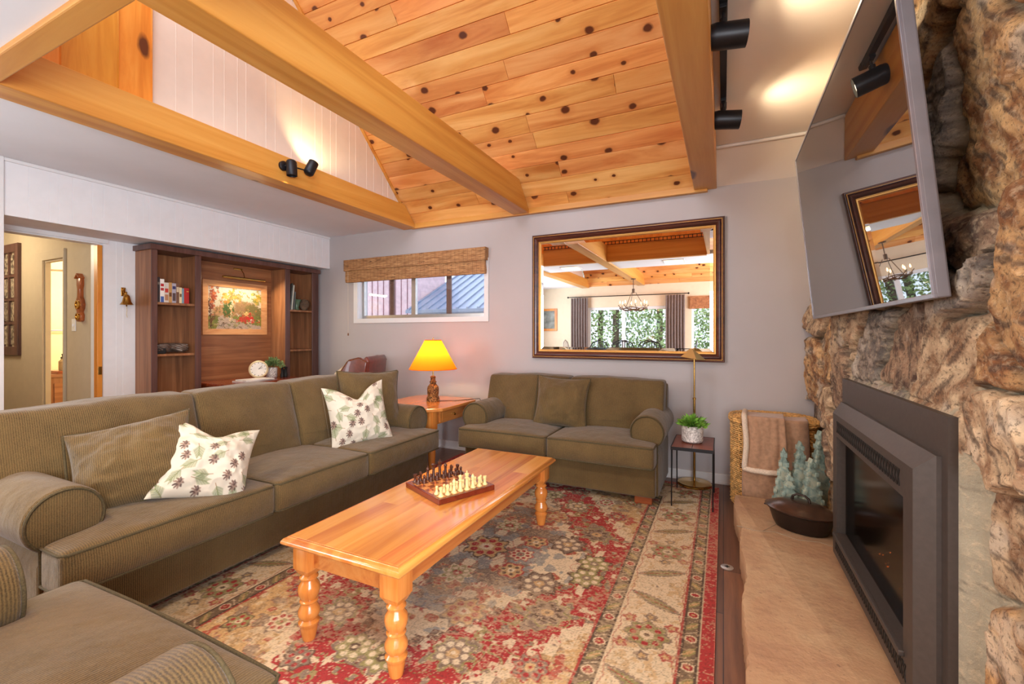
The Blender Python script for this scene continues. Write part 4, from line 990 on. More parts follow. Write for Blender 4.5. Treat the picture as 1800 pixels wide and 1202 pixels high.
# ------------------------------------------------------------------ seating
def seat_cushion(g, x0, x1, y0, y1, z0, z1, earL=None, earR=None, yarm=.045, seed=0, crown=.042):
    rg = random.Random(seed); e = .044
    xi0 = earL if earL is not None else None; xi1 = earR if earR is not None else None
    xs = [x0, x0+e]
    a = xi0 if xi0 is not None else x0; b_ = xi1 if xi1 is not None else x1
    if xi0 is not None: xs += [a-.0, a+e]
    n = 5
    for i in range(1, n): xs.append(a+e+(b_-a-2*e)*i/n)
    if xi1 is not None: xs += [b_-e, b_]
    xs += [x1-e, x1]; xs = sorted(set(round(v, 5) for v in xs))
    ys = [y0, y0+e, yarm-e, yarm, yarm+.1, yarm+.25, y1-e, y1]; zs = [z0, z0+e, (z0+z1)/2, z1-e, z1]
    cxm = (x0+x1)/2; hw = (x1-x0)/2
    def ins(i, j, k):
        xm = (xs[i]+xs[i+1])/2; ym = (ys[j]+ys[j+1])/2
        if xi0 is not None and xm < xi0 and ym > yarm: return False
        if xi1 is not None and xm > xi1 and ym > yarm: return False
        return True
    def fn(x, y, z):
        u = (x-cxm)/hw; v = (y-(y0+y1)/2)/((y1-y0)/2); w = (z-z0)/(z1-z0)
        c = max(0, 1-u*u)*max(0, 1-v*v*.9)
        zz = z+(crown*c if w > .9 else (0 if w > .1 else -.0))
        if v < -.9: x, y = x, y-.034*max(0, 1-u*u)**.6*math.sin(PI*min(1, max(0, w)))-.004
        if w > .9: zz += rg.uniform(-.003, .003)-.012*max(0, v)
        return (x, y, zz)
    o = subsurf(obj('seat_cushion', cage(xs, ys, zs, ins, fn), M['olive'], g, 180), 3)
    # piping round the top and bottom front edges
    for zz, nm in ((z1-.012, 0), (z0+.012, 1)):
        bm = NB(); pts = []
        def ln(p, q, k=8):
            for i in range(k): pts.append((p[0]+(q[0]-p[0])*i/k, p[1]+(q[1]-p[1])*i/k, zz))
        r = .02; yb = yarm if xi0 is not None else y1-.05
        ln((x0+.004, yb), (x0+.004, y0+r)); ln((x0+.004, y0+r), (x0+r, y0-.002), 3)
        k = 14
        for i in range(k+1):
            xx = x0+r+(x1-x0-2*r)*i/k; u = (xx-cxm)/hw
            pts.append((xx, y0-.004-.006*(1-u*u), zz+(crown*.12*(1-u*u) if nm == 0 else 0)))
        ye = yarm if xi1 is not None else y1-.05
        ln((x1-r, y0-.002), (x1-.004, y0+r), 3); ln((x1-.004, y0+r), (x1-.004, ye)); pts.append((x1-.004, ye, zz))
        tube(bm, pts, .0055, 6); obj('piping', bm, M['olive_pipe'], o, 60)
    return o
def back_cushion(g, x0, x1, z0, z1, yf, th, earL=None, earR=None, zarm=.59, seed=0, lean=.28):
    rg = random.Random(seed); e = .05
    a = earL if earL is not None else x0; b_ = earR if earR is not None else x1
    xs = {x0, x0+e, x1-e, x1, a, a+e, b_-e, b_}
    for i in range(1, 6): xs.add(a+e+(b_-a-2*e)*i/6)
    xs = sorted(set(round(v, 5) for v in xs)); ys = [0, e, th-e, th]
    zs = [z0, z0+e, z0+.11, zarm-e, zarm, zarm+.09, z1-e, z1]
    def ins(i, j, k):
        xm = (xs[i]+xs[i+1])/2; zm = (zs[k]+zs[k+1])/2
        if earL is not None and xm < earL and zm < zarm: return False
        if earR is not None and xm > earR and zm < zarm: return False
        return True
    cxm = (a+b_)/2; hw = (b_-a)/2
    def fn(x, y, z):
        u = max(-1, min(1, (x-cxm)/hw)); w = (z-z0)/(z1-z0)
        b = max(0, 1-u*u)**.7*math.sin(PI*min(1, max(0.02, w)))**.6
        yy = y+((-.06*b+rg.uniform(-.006, .006)) if y < .05 else 0)
        zz = z+(.012*(1-u*u)+rg.uniform(-.008, .008) if w > .95 else 0)
        return (x, yf+yy+(z-z0)*lean, zz)
    o = subsurf(obj('back_cushion', cage(xs, ys, zs, ins, fn), M['olive'], g, 180), 3)
    return o
def sofa(g, W, D, seats, backs, bh, aw=.235, zseat=.47, y_front=-.12, foot=True, skirt_z=.075):
    hw = W/2; xi = hw-aw
    bm = NB(); box(bm, -hw+.06, hw-.06, 0, D-.03, skirt_z, .305, .018, 3); obj('base', bm, M['olive'], g, 50)
    bm = NB(); poly = [(D-.20, .25), (D-.04, .25), (D+.0, bh-.14)]+arc(D-.055, bh-.10, .058, 0, 170, 8)+[(D-.12, bh-.12)]
    prism(bm, poly, 'x', -hw+.05, hw-.05, .01, 2); obj('back_frame', bm, M['olive'], g, 50)
    for s in (-1, 1):
        cx, cz, r = hw-.125, .535, .125
        poly = [(xi, skirt_z), (xi, .48)]+arc(cx, cz, r, 200, 0, 16)[0:]+arc(cx, cz, r, -10, -62, 5)+[(hw-.045, .38), (hw-.045, skirt_z)]
        poly = [(s*a, b) for a, b in poly]
        bm = NB(); prism(bm, poly, 'y', .055, D-.06, .014, 3, endbev=True); o = obj('arm', bm, M['olive_arm'], g, 50)
        bm = NB(); tube(bm, [(s*(cx+(a-cx)*.93), .052, cz+(b-cz)*.93) for a, b in arc(cx, cz, r, 205, -50, 22)]+[(s*(hw-.052), .052, .37), (s*(hw-.052), .052, .32)], .0055, 6); obj('piping', bm, M['olive_pipe'], o, 60)
    n = len(seats)
    for i, (a, b) in enumerate(seats):
        seat_cushion(g, a, b, y_front, D-.26, .305, zseat, -xi if i == 0 else None, xi if i == n-1 else None, seed=i+int(W*10))
    n = len(backs)
    for i, (a, b) in enumerate(backs):
        back_cushion(g, a, b, zseat-.03, bh, D-.42, .19, -xi+.01 if i == 0 else None, xi-.01 if i == n-1 else None, seed=i+int(W*17))
    for sx in (-1, 1):
        for yy in (.10, D-.12):
            bm = NB(); box(bm, -.062, .062, -.055, .055, 0, skirt_z+.01, .006, 2, rot_mat((0, 0, .0))); obj('foot', bm, M['block'], g, None, loc=(sx*(hw-.15), yy, 0.0125))
s1 = thing('sofa', 'long olive green ribbed sofa with three seats in front of the bookcase', 'sofa', (-2.24, 1.90, 0), PI/2)
sofa(s1, 2.44, .84, ((-1.175, -.335), (-.33, .345), (.35, 1.15)), ((-1.19, -.36), (-.355, .28), (.285, 1.15)), .91)
s2 = thing('loveseat', 'olive green ribbed loveseat with two seats against the far wall under the mirror', 'sofa', (-1.23, 3.29, 0), 0)
sofa(s2, 1.70, .77, ((-.79, .0), (.004, .80)), ((-.80, .0), (.005, .80)), .875)
s3 = thing('armchair', 'wide olive green armchair facing the loveseat, close to the camera', 'armchair', (-1.36, .565, 0), PI)
sofa(s3, 1.17, .86, ((-.455, .50),), ((-.34, .34),), .88, zseat=.475)

# pillows
def pillow(label, w, h, t, loc, rx, ry, rz, mat, chop=0, cv=None, seed=1, n=46, cat='pillow', wr=.010, group=None):
    if cv is not None: n = cv.w
    u = np.linspace(-1, 1, n); U, V = np.meshgrid(u, -u)      # V: +1 at top row
    s = .10
    X = U*w/2*(1-s*(1-V*V)*U*U); Z = V*h/2*(1-s*(1-U*U)*V*V)
    if chop: Z = Z-chop*np.exp(-(np.abs(U)/.42)**1.6)*np.clip((V+.1)/1.1, 0, 1)**1.8
    T = t/2*(np.clip((1-np.abs(U)**2.2)*(1-np.abs(V)**2.2), 0, 1))**.62
    nzf = (fbm(U*2.2+seed, V*2.2, seed, 3)-.5)*wr*2.5+(np.abs(fbm(U*3+seed*3, V*3, seed+5, 2)-.5))*wr*-2
    edge = np.clip((1-np.maximum(np.abs(U), np.abs(V)))*6, 0, 1)
    verts = []; 
    F = np.stack([X, -(T+nzf*edge)-.002, Z], -1).reshape(-1, 3); B = np.stack([X, T*.8+.002+nzf*edge*.5, Z], -1).reshape(-1, 3)
    I = np.arange(n*n).reshape(n, n)
    f = np.stack([I[:-1, :-1], I[1:, :-1], I[1:, 1:], I[:-1, 1:]], -1).reshape(-1, 4); f2 = f[:, ::-1]+n*n
    per = list(I[0, :])+list(I[1:, -1])+list(I[-1, -2::-1])+list(I[-2:0, 0][::1])
    rim = [[per[i], per[(i+1) % len(per)], per[(i+1) % len(per)]+n*n, per[i]+n*n] for i in range(len(per))]
    me = bpy.data.meshes.new('pillow'); me.from_pydata(np.concatenate([F, B]).tolist(), [], f.tolist()+f2.tolist()+[[int(a) for a in r] for r in rim])
    if cv is not None:
        col = np.ones((2*n*n, 4)); c = cv.a.reshape(-1, 3); col[:n*n, :3] = c; col[n*n:, :3] = np.array(lin(226, 216, 198)[:3])
        me.color_attributes.new('Col', 'FLOAT_COLOR', 'POINT').data.foreach_set('color', col.ravel())
    o = mobj('throw_pillow', me, mat, None, 180)
    R = Euler((rx, ry, rz)).to_matrix(); o.rotation_euler = (rx, ry, rz); o.location = loc
    if not chop and cv is None:
        bm = NB(); pts = [tuple((F[i]+B[i])/2) for i in per[::2]]; tube(bm, pts, .005, 6, closed=True); obj('piping', bm, M['olive_pipe'], o, 60)
    return tag(o, label, cat, group)
def pine_canvas(seed):
    cv = Canvas(190, 190, (214, 206, 190)); rg = random.Random(seed)
    pts = []
    for k in range(300):
        p = (rg.random(), rg.random())
        if all(math.hypot(p[0]-q[0], p[1]-q[1]) > .135 for q in pts): pts.append(p)
    for i, (x, y) in enumerate(pts):
        if i % 3 == 0:
            for r in range(5):
                for k in range(9-r):
                    a = k/(9-r)*2*PI+r*.5; rr = .052-.011*r
                    cv.ell(x+math.cos(a)*rr*.8, y+math.sin(a)*rr, .014, .009, ((118, 92, 84), (88, 66, 62), (150, 126, 112))[(k+r) % 3], a, .4, .9)
        else:
            a0 = rg.random()*2*PI; L = .13
            x1, y1 = x+math.cos(a0)*L, y+math.sin(a0)*L; cv.line(x-(x1-x)*.3, y-(y1-y)*.3, x1, y1, .0035, (150, 112, 74))
            for k in range(26):
                t = k/26; bx, by = x+(x1-x)*t, y+(y1-y)*t; s = 1 if k % 2 else -1; a = a0+s*(.85-.4*t); l = .078*(1-.35*t)
                cv.line(bx, by, bx+math.cos(a)*l, by+math.sin(a)*l, .0026, ((116, 134, 88), (150, 160, 116), (98, 118, 80))[k % 3], .9)
    return cv
M['pine_print'] = vcol('linen pine print', .9, 0, 400, .15)
q = math.radians
pillow('olive throw pillow leaning back in the near corner of the long sofa', .47, .42, .24, (-2.46, 1.10, .66), q(-34), q(-10), q(60), M['olive'], seed=4, wr=.02)
pillow('white pine sprig pillow slumped against the olive pillow on the long sofa', .40, .40, .22, (-2.30, 1.33, .625), q(-34), q(16), q(62), M['pine_print'], .07, pine_canvas(3), 7, wr=.016)
pillow('white pine cone pillow with a dented top at the lamp end of the sofa', .44, .46, .20, (-2.41, 2.44, .672), q(-20), q(-5), q(60), M['pine_print'], .11, pine_canvas(12), 9, wr=.014)
pillow('olive pillow standing behind the white pine cone pillow by the end table', .50, .48, .20, (-2.56, 2.72, .725), q(-14), q(2), q(62), M['olive'], seed=11)
pillow('square olive pillow in the middle of the loveseat', .47, .44, .20, (-1.25, 3.60, .675), q(-17), q(2), q(4), M['olive'], seed=15, wr=.014)

# ------------------------------------------------------------------ coffee table
def coffee_table():
    cx, cy, hx, hy, z = -1.30, 1.985, .30, .785, .44
    g = thing('coffee_table', 'long honey pine coffee table with turned legs on the rug', 'table', (cx, cy, 0.0125)); zz = z-.0125
    boards_w = [.09, .11, .08, .10, .12, .10]
    # plank top: separate strips in one mesh
    rg = random.Random(4); bm = NB(); x = -hx+.05; lay = bm.faces.layers.float.new('rnd')
    def addbox(*a, bev=.0):
        k = len(bm.faces); box(bm, *a, bev); bm.faces.ensure_lookup_table(); r = rg.random()
        for f in bm.faces[k:]: f[lay] = r
    y = -hy+.03
    x = -hx+.028
    ws = [.085, .10, .075, .09, .10, .094]
    for w in ws:
        y = -hy+.03; first = rg.uniform(.3, 1.2)
        for L in (first, 9):
            y1 = min(hy-.03, y+L); addbox(x, x+w, y, y1, zz-.026, zz); y = y1
            if y >= hy-.031: break
        x += w
    addbox(-hx+.028, hx-.028, -hy+.028, hy-.028, zz-.03, zz-.0255)
    addbox(-hx+.024, hx-.024, -hy+.026, hy-.026, zz-.028, zz-.0012)
    obj('table_top', bm, M['table_pine'], g)
    # moulded edge ring
    bm = NB(); lay = bm.faces.layers.float.new('rnd')
    prof = [(-.03, -.001), (-.02, -.0005), (-.017, -.004), (-.008, -.007), (-.001, -.016), (0, -.024), (-.004, -.030), (-.03, -.031)]
    cor = [(-hx, -hy), (hx, -hy), (hx, hy), (-hx, hy)]; sg = [(-1, -1), (1, -1), (1, 1), (-1, 1)]
    rings = []
    for (px_, py_), (sx, sy) in zip(cor, sg): rings.append([bm.verts.new((px_+sx*d, py_+sy*d, zz+h)) for d, h in prof])
    for i in range(4):
        A, B = rings[i], rings[(i+1) % 4]; r = rg.random()
        for k in range(len(prof)-1): bm.faces.new((A[k], B[k], B[k+1], A[k+1]))[lay] = r
    obj('moulding', bm, M['table_pine'], g, 35)
    bm = NB()
    for a in ((-hx+.06, hx-.06, -hy+.062, -hy+.084), (-hx+.06, hx-.06, hy-.084, hy-.062), (-hx+.062, -hx+.084, -hy+.06, hy-.06), (hx-.084, hx-.062, -hy+.06, hy-.06)): box(bm, *a, zz-.125, zz-.028, .002)
    obj('apron', bm, M['table_pine'], g)
    for sx in (-1, 1):
        for sy in (-1, 1):
            bm = NB(); hh = .042
            box(bm, -hh, hh, -hh, hh, zz-.135, zz-.028, .004)
            t = bmesh.new(); a = [t.verts.new((sx_*hh*.97, sy_*hh*.97, zz-.133)) for sx_, sy_ in sg]; c = [t.verts.new((sx_*.026, sy_*.026, zz-.160)) for sx_, sy_ in sg]
            for i in range(4): t.faces.new((a[i], a[(i+1) % 4], c[(i+1) % 4], c[i]))
            merge(bm, t)
            lathe(bm, [(.024, .268+0.004), (.030, .262), (.036, .256), (.036, .252), (.028, .246), (.030, .238), (.040, .222), (.043, .205), (.040, .186), (.032, .168), (.030, .164), (.036, .160), (.036, .156), (.030, .150), (.032, .140), (.041, .122), (.043, .108), (.038, .094), (.031, .086), (.036, .080), (.041, .074), (.040, .066), (.036, .06), (.034, .05), (.027, .01), (.024, 0)], 28)
            obj('leg', bm, M['leg_pine'], g, 40, loc=(sx*(hx-.075), sy*(hy-.075), 0))
coffee_table()

# ------------------------------------------------------------------ chess
def chess():
    B = thing('chess_board', 'wooden chess board box standing on the coffee table with pieces set up', 'chess board', (-1.30, 1.965, .4405), q(-24)); S = .335; h = .026
    bm = NB(); box(bm, -S/2, S/2, -S/2, S/2, .0, h, .0025); obj('box', bm, wood('mahogany board edge', (150, 70, 38), (126, 54, 30), (88, 36, 22), 'X', 2, .25, coat=.3), B)
    t = MT('maple and walnut squares'); v = t.coords((1/.038, 1/.038, 1)); ck = t.n('TexChecker'); ck.inputs['Scale'].default_value = 1
    ck.inputs[1].default_value = lin(214, 148, 84); ck.inputs[2].default_value = lin(136, 72, 40); t.l(v, ck.inputs[0]); t.set(Base_Color=ck.outputs[0], Roughness=.25, Coat_Weight=.3)
    bm = NB(); box(bm, -.152, .152, -.152, .152, h, h+.0008); obj('squares', bm, t.m, B)
    Wm = plain('pale boxwood', (236, 214, 150), .3, 0, .05); Dm = plain('dark stained wood', (84, 44, 28), .3, 0, .1)
    base = [(.0135, 0), (.014, .003), (.0125, .006), (.009, .009), (.0075, .013)]
    P = {'pawn': base+[(.0055, .022), (.0075, .0245), (.005, .0265), (.0075, .031), (.0078, .035), (.005, .0395), (.001, .041)],
         'rook': base+[(.0075, .03), (.010, .034), (.010, .044), (.007, .044), (.007, .041)],
         'knight': base+[(.006, .02), (.008, .024)],
         'bishop': base+[(.0055, .034), (.009, .037), (.0055, .040), (.0085, .047), (.0075, .053), (.003, .059), (.0035, .061), (.001, .063)],
         'queen': base+[(.006, .045), (.0105, .048), (.006, .052), (.0085, .062), (.0115, .067), (.008, .066), (.004, .071), (.001, .073)],
         'king': base+[(.0065, .050), (.0115, .053), (.0065, .057), (.0095, .067), (.0105, .072), (.004, .075)]}
    protos = {}
    for col, mat in (('dark', Dm), ('white', Wm)):
        for k in P:
            bm = NB(); sc_ = 1.12 if k in ('king', 'queen', 'bishop') else 1.0
            lathe(bm, [(r*sc_, z*sc_) for r, z in P[k]], 14)
            if k == 'knight':
                poly = [(-.007, .022), (.008, .022), (.006, .032), (.0125, .036), (.011, .042), (.003, .049), (-.002, .052), (-.007, .046), (-.009, .034)]
                prism(bm, poly, 'y', -.0045, .0045, .0015, 2)
            if k == 'king': box(bm, -.0015, .0015, -.0015, .0015, .083, .096); box(bm, -.0045, .0045, -.0015, .0015, .088, .091)
            me = bpy.data.meshes.new(k); bmesh.ops.recalc_face_normals(bm, faces=bm.faces[:]); bm.to_mesh(me); bm.free(); me.materials.append(mat)
            me.polygons.foreach_set('use_smooth', [True]*len(me.polygons)); me.set_sharp_from_angle(angle=math.radians(45)); protos[(col, k)] = me
    rg = random.Random(6); sq = .038; order = ['rook', 'knight', 'bishop', 'queen', 'king', 'bishop', 'knight', 'rook']
    c, s = math.cos(q(-24)), math.sin(q(-24))
    def put(col, kind, ix, iy, lab, grp):
        lx = (ix-3.5)*sq+rg.uniform(-.003, .003); ly = (iy-3.5)*sq+rg.uniform(-.003, .003)
        o = bpy.data.objects.new('chess_'+kind, protos[(col, kind)]); COL.objects.link(o)
        o.location = (-1.30+lx*c-ly*s, 1.965+lx*s+ly*c, .4405+h+.0009); o.rotation_euler = (0, 0, rg.uniform(-.3, .3)+q(-24)+(PI if col == 'white' else 0)); tag(o, lab, 'chess piece', grp)
    side = {'dark': 'on the sofa side', 'white': 'on the fireplace side'}; shade = {'dark': 'dark brown', 'white': 'cream white'}
    def of_pair(i): return order[i] if order[i] in ('queen', 'king') else ('nearer ' if i < 4 else 'farther ')+order[i]
    for col, bx, pxi in (('dark', 0, 1), ('white', 7, 6)):
        for i, kd in enumerate(order):
            two = kd in ('rook', 'knight', 'bishop'); near = i < 4
            lab = f"{shade[col]} chess {kd} {side[col]}" + (f", {'the nearer' if near else 'the farther'} of the pair" if two else '')
            put(col, kd, bx, i, lab, None)
        for i in range(8): put(col, 'pawn', pxi, i, f"{shade[col]} chess pawn standing in front of the {shade[col]} {of_pair(i)}", f"{shade[col]} pawns")
chess()
# ------------------------------------------------------------------ end table and lamp
def end_table():
    g = thing('end_table', 'honey pine end table with clipped corners and a drawer between sofa and loveseat', 'table', (-2.60, 3.545, 0)); hx, hy, c, z = .37, .39, .10, .60
    oc = [(-hx+c, -hy), (hx-c, -hy), (hx, -hy+c), (hx, hy-c), (hx-c, hy), (-hx+c, hy), (-hx, hy-c), (-hx, -hy+c)]
    bm = NB(); prism(bm, oc, 'z', z-.03, z, .008, 3); obj('table_top', bm, M['table_pine'], g)
    ax, ay = .27, .31
    bm = NB()
    for a in ((-ax, ax, -ay, -ay+.02), (-ax, ax, ay-.02, ay), (-ax, -ax+.02, -ay, ay), (ax-.02, ax, -ay, ay)): box(bm, *a, z-.16, z-.03, .002)
    obj('apron', bm, M['table_pine'], g)
    bm = NB(); box(bm, ax, ax+.014, -.2, .2, z-.148, z-.045, .004); box(bm, ax+.012, ax+.018, -.17, .17, z-.135, z-.058, .005); d = obj('drawer', bm, M['table_pine'], g)
    bm = NB(); lathe(bm, [(.006, 0), (.005, .014), (.013, .020), (.013, .026), (.006, .031)], 20, rot_mat((ax+.018, 0, z-.096), 0, PI/2, 0)); obj('knob', bm, M['brass'], d, 40)
    for sx in (-1, 1):
        for sy in (-1, 1):
            bm = NB(); box(bm, -.036, .036, -.036, .036, z-.19, z-.03, .004); lathe(bm, [(.02, z-.19), (.032, z-.2), (.032, z-.21), (.024, z-.22), (.036, z-.26), (.034, z-.31), (.024, z-.34), (.032, z-.35), (.034, z-.40), (.026, .06), (.03, .04), (.024, 0)], 20)
            obj('leg', bm, M['leg_pine'], g, 40, loc=(sx*ax, sy*ay, 0))
end_table()
def table_lamp():
    g = thing('table_lamp', 'lit table lamp with a glowing orange cone shade and carved gilt base', 'lamp', (-2.56, 3.576, .6005))
    t = MT('carved gilt wood'); v = t.coords(); n = t.noise(v, 55, 4, .6, 2.0)
    t.set(Base_Color=t.ramp(n, [(.42, lin(58, 34, 18)), (.54, lin(140, 96, 46)), (.66, lin(214, 172, 100))]), Roughness=.4, Metallic=.35); t.bump(n, .9, .008)
    bm = NB(); lathe(bm, [(.062, 0), (.064, .008), (.062, .035), (.056, .045), (.052, .048), (.050, .056), (.056, .075), (.057, .12), (.052, .145), (.040, .157), (.034, .166), (.026, .178), (.034, .184), (.034, .192), (.024, .198), (.024, .225), (.028, .238), (.020, .246)], 36); obj('lamp_base', bm, t.m, g, 50)
    bm = NB(); lathe(bm, [(.006, .24), (.006, .30)], 10); tube(bm, [(0, -.075, .593), (0, .075, .593)], .002, 6); tube(bm, [(-.075, 0, .593), (.075, 0, .593)], .002, 6); lathe(bm, [(.003, .30), (.003, .6), (.007, .605), (.002, .62)], 10); obj('harp', bm, M['brass'], g, 50)
    bm = NB(); lathe(bm, [(.014, .31), (.03, .36), (.026, .40), (.012, .425)], 16); obj('bulb', bm, emit('lamp bulb glass', (255, 214, 150), 3), g, 60)
    t = MT('amber parchment shade'); nt = t.nt
    df = t.n('BsdfDiffuse'); df.inputs[0].default_value = lin(230, 140, 40); tr = t.n('BsdfTranslucent'); tr.inputs[0].default_value = lin(236, 128, 26)
    mx = t.n('MixShader'); mx.inputs[0].default_value = .62; t.l(df.outputs[0], mx.inputs[1]); t.l(tr.outputs[0], mx.inputs[2])
    out = [x for x in nt.nodes if x.type == 'OUTPUT_MATERIAL'][0]; t.l(mx.outputs[0], out.inputs[0])
    bm = NB(); lathe(bm, [(.230, .315), (.080, .595)], 64, cap=False); tube(bm, [(.230*math.cos(a*PI/32), .230*math.sin(a*PI/32), .315) for a in range(64)], .003, 6, True); tube(bm, [(.080*math.cos(a*PI/32), .080*math.sin(a*PI/32), .595) for a in range(64)], .003, 6, True)
    obj('lamp_shade', bm, t.m, g, 60)
    l = bpy.data.lights.new('table_lamp_bulb', 'POINT'); l.energy = 6; l.color = (1, .76, .44); l.shadow_soft_size = .035
    o = bpy.data.objects.new('table_lamp_bulb', l); COL.objects.link(o); o.location = (-2.56, 3.576, 1.055)
    bm = NB(); pts = [(-2.50, 3.60, .604), (-2.44, 3.66, .603), (-2.38, 3.68, .604), (-2.30, 3.80, .603), (-2.24, 3.93, .60), (-2.22, 3.99, .5), (-2.19, 4.0, .3), (-2.16, 3.92, .12), (-2.2, 3.8, .012), (-2.3, 3.72, .008)]
    tube(bm, pts, .0028, 6); tag(obj('lamp_cord', bm, M['black'], smooth=60), 'thin black cord hanging down between the end table and the loveseat', 'cord')
table_lamp()

# wing chair in the corner, seen from behind its left wing
def wing_chair():
    g = thing('wing_chair', 'oxblood leather wing chair with brass nailheads at the desk, only its back showing', 'armchair', (-3.70, 3.60, 0), q(-68)); L = M['leather']
    # local: faces -y
    bm = NB(); box(bm, -.30, .30, -.30, .26, .24, .42, .03, 3); obj('seat_frame', bm, L, g, 50)
    o = subsurf(obj('seat_cushion', cage([-.25, -.22, 0, .22, .25], [-.30, -.27, 0, .17, .2], [.42, .45, .50, .52], lambda *a: True), L, g, 180), 2)
    bm = NB(); prism(bm, [(.16, .4), (.28, .36), (.34, .98), (.31, 1.03), (.27, 1.0)], 'x', -.27, .27, .02, 3); obj('backrest', bm, L, g, 50)
    for s in (-1, 1):
        bm = NB(); prism(bm, [(-.02, .60), (.26, .55), (.33, .97), (.24, 1.02), (.12, .99), (.03, .86)], 'x', s*.27-.028, s*.27+.028, .018, 3); w = obj('wing', bm, L, g, 50)
        bm = NB()
        pts = [(-.02, .60), (.03, .86), (.12, .99), (.24, 1.02), (.33, .97)]
        for (a, b), (c, d) in zip(pts, pts[1:]):
            n = int(math.hypot(c-a, d-b)/.016)
            for k in range(n): bmesh.ops.create_icosphere(bm, subdivisions=1, radius=.0055, matrix=Matrix.Translation((s*(.27+.029), a+(c-a)*k/n+.008, b+(d-b)*k/n-.012)))
        obj('nailhead_trim', bm, M['brass'], w)['kind'] = 'stuff'
        bm = NB(); box(bm, s*.29-.045, s*.29+.045, -.28, .26, .40, .62, .035, 3); obj('arm', bm, L, g, 50)
        for yy in (-.25, .24):
            bm = NB(); lathe(bm, [(.024, .25), (.018, .05), (.02, 0)], 10, rot_mat((s*.25, yy, 0))); obj('leg', bm, M['walnut_dark'], g)
wing_chair()
pillow('cream canvas pillow with a brown corner on the leather wing chair', .36, .34, .12, (-3.78, 3.50, .72), q(-18), q(4), q(-50), M['canvas'], .05, seed=21, n=30)

# floor lamp
def floor_lamp():
    g = thing('floor_lamp', 'slim brass reading floor lamp with a small faceted head behind the side table', 'lamp', (-.216, 3.945, 0.0125)); B = M['brass']
    bm = NB(); lathe(bm, [(.128, 0), (.132, .004), (.132, .016), (.126, .022), (.03, .026), (.014, .034)], 48); obj('lamp_base', bm, B, g, 40)
    bm = NB(); lathe(bm, [(.0095, .02), (.0095, .70), (.013, .702), (.013, .716), (.0065, .72), (.0065, 1.06)], 20); obj('pole', bm, B, g, 40)
    bm = NB(); tube(bm, [(0, 0, 1.05), (0, -.01, 1.07), (-.01, -.03, 1.075)], .006, 8); lathe(bm, [(.010, 1.045), (.012, 1.055), (.008, 1.065)], 12); obj('swivel', bm, B, g, 40)
    bm = NB(); ap = (-.015, -.03, 1.125); ba = [(-.105, -.05, 1.055), (-.02, .045, 1.062), (.085, -.03, 1.035), (.02, -.11, 1.04)]
    va = bm.verts.new(ap); vb = [bm.verts.new(p) for p in ba]
    for i in range(4): bm.faces.new((va, vb[i], vb[(i+1) % 4]))
    o = obj('lamp_head', bm, vmetal('satin pale brass', (214, 196, 140), .3), g); m = o.modifiers.new('thick', 'SOLIDIFY'); m.thickness = .003
floor_lamp()

# small side table
def side_table():
    x0, x1, y0, y1, z = -.345, -.06, 3.385, 3.82, .4405
    g = thing('side_table', 'small side table with thin black metal legs and a two plank wooden top', 'table', ((x0+x1)/2, (y0+y1)/2, 0.0125)); hx, hy = (x1-x0)/2, (y1-y0)/2; zz = z-.0125
    bm = NB(); box(bm, -hx+.006, -.002, -hy+.006, hy-.006, zz-.014, zz, .0015); box(bm, .002, hx-.006, -hy+.006, hy-.006, zz-.014, zz, .0015); obj('table_top', bm, M['oak_shelf'], g)
    bm = NB()
    for a in ((-hx, hx, -hy, -hy+.006), (-hx, hx, hy-.006, hy), (-hx, -hx+.006, -hy, hy), (hx-.006, hx, -hy, hy)): box(bm, *a, zz-.022, zz+.001)
    obj('top_frame', bm, M['black_metal'], g)
    for sx in (-1, 1):
        for sy in (-1, 1):
            bm = NB(); tube(bm, [(sx*(hx-.006), sy*(hy-.02), zz-.02), (sx*(hx-.006), sy*(hy-.006), 0)], .0045, 8); tube(bm, [(sx*(hx-.006), sy*(hy-.05), zz-.02), (sx*(hx-.006), sy*(hy-.010), .002)], .0035, 8); obj('leg', bm, M['black_metal'], g)
side_table()

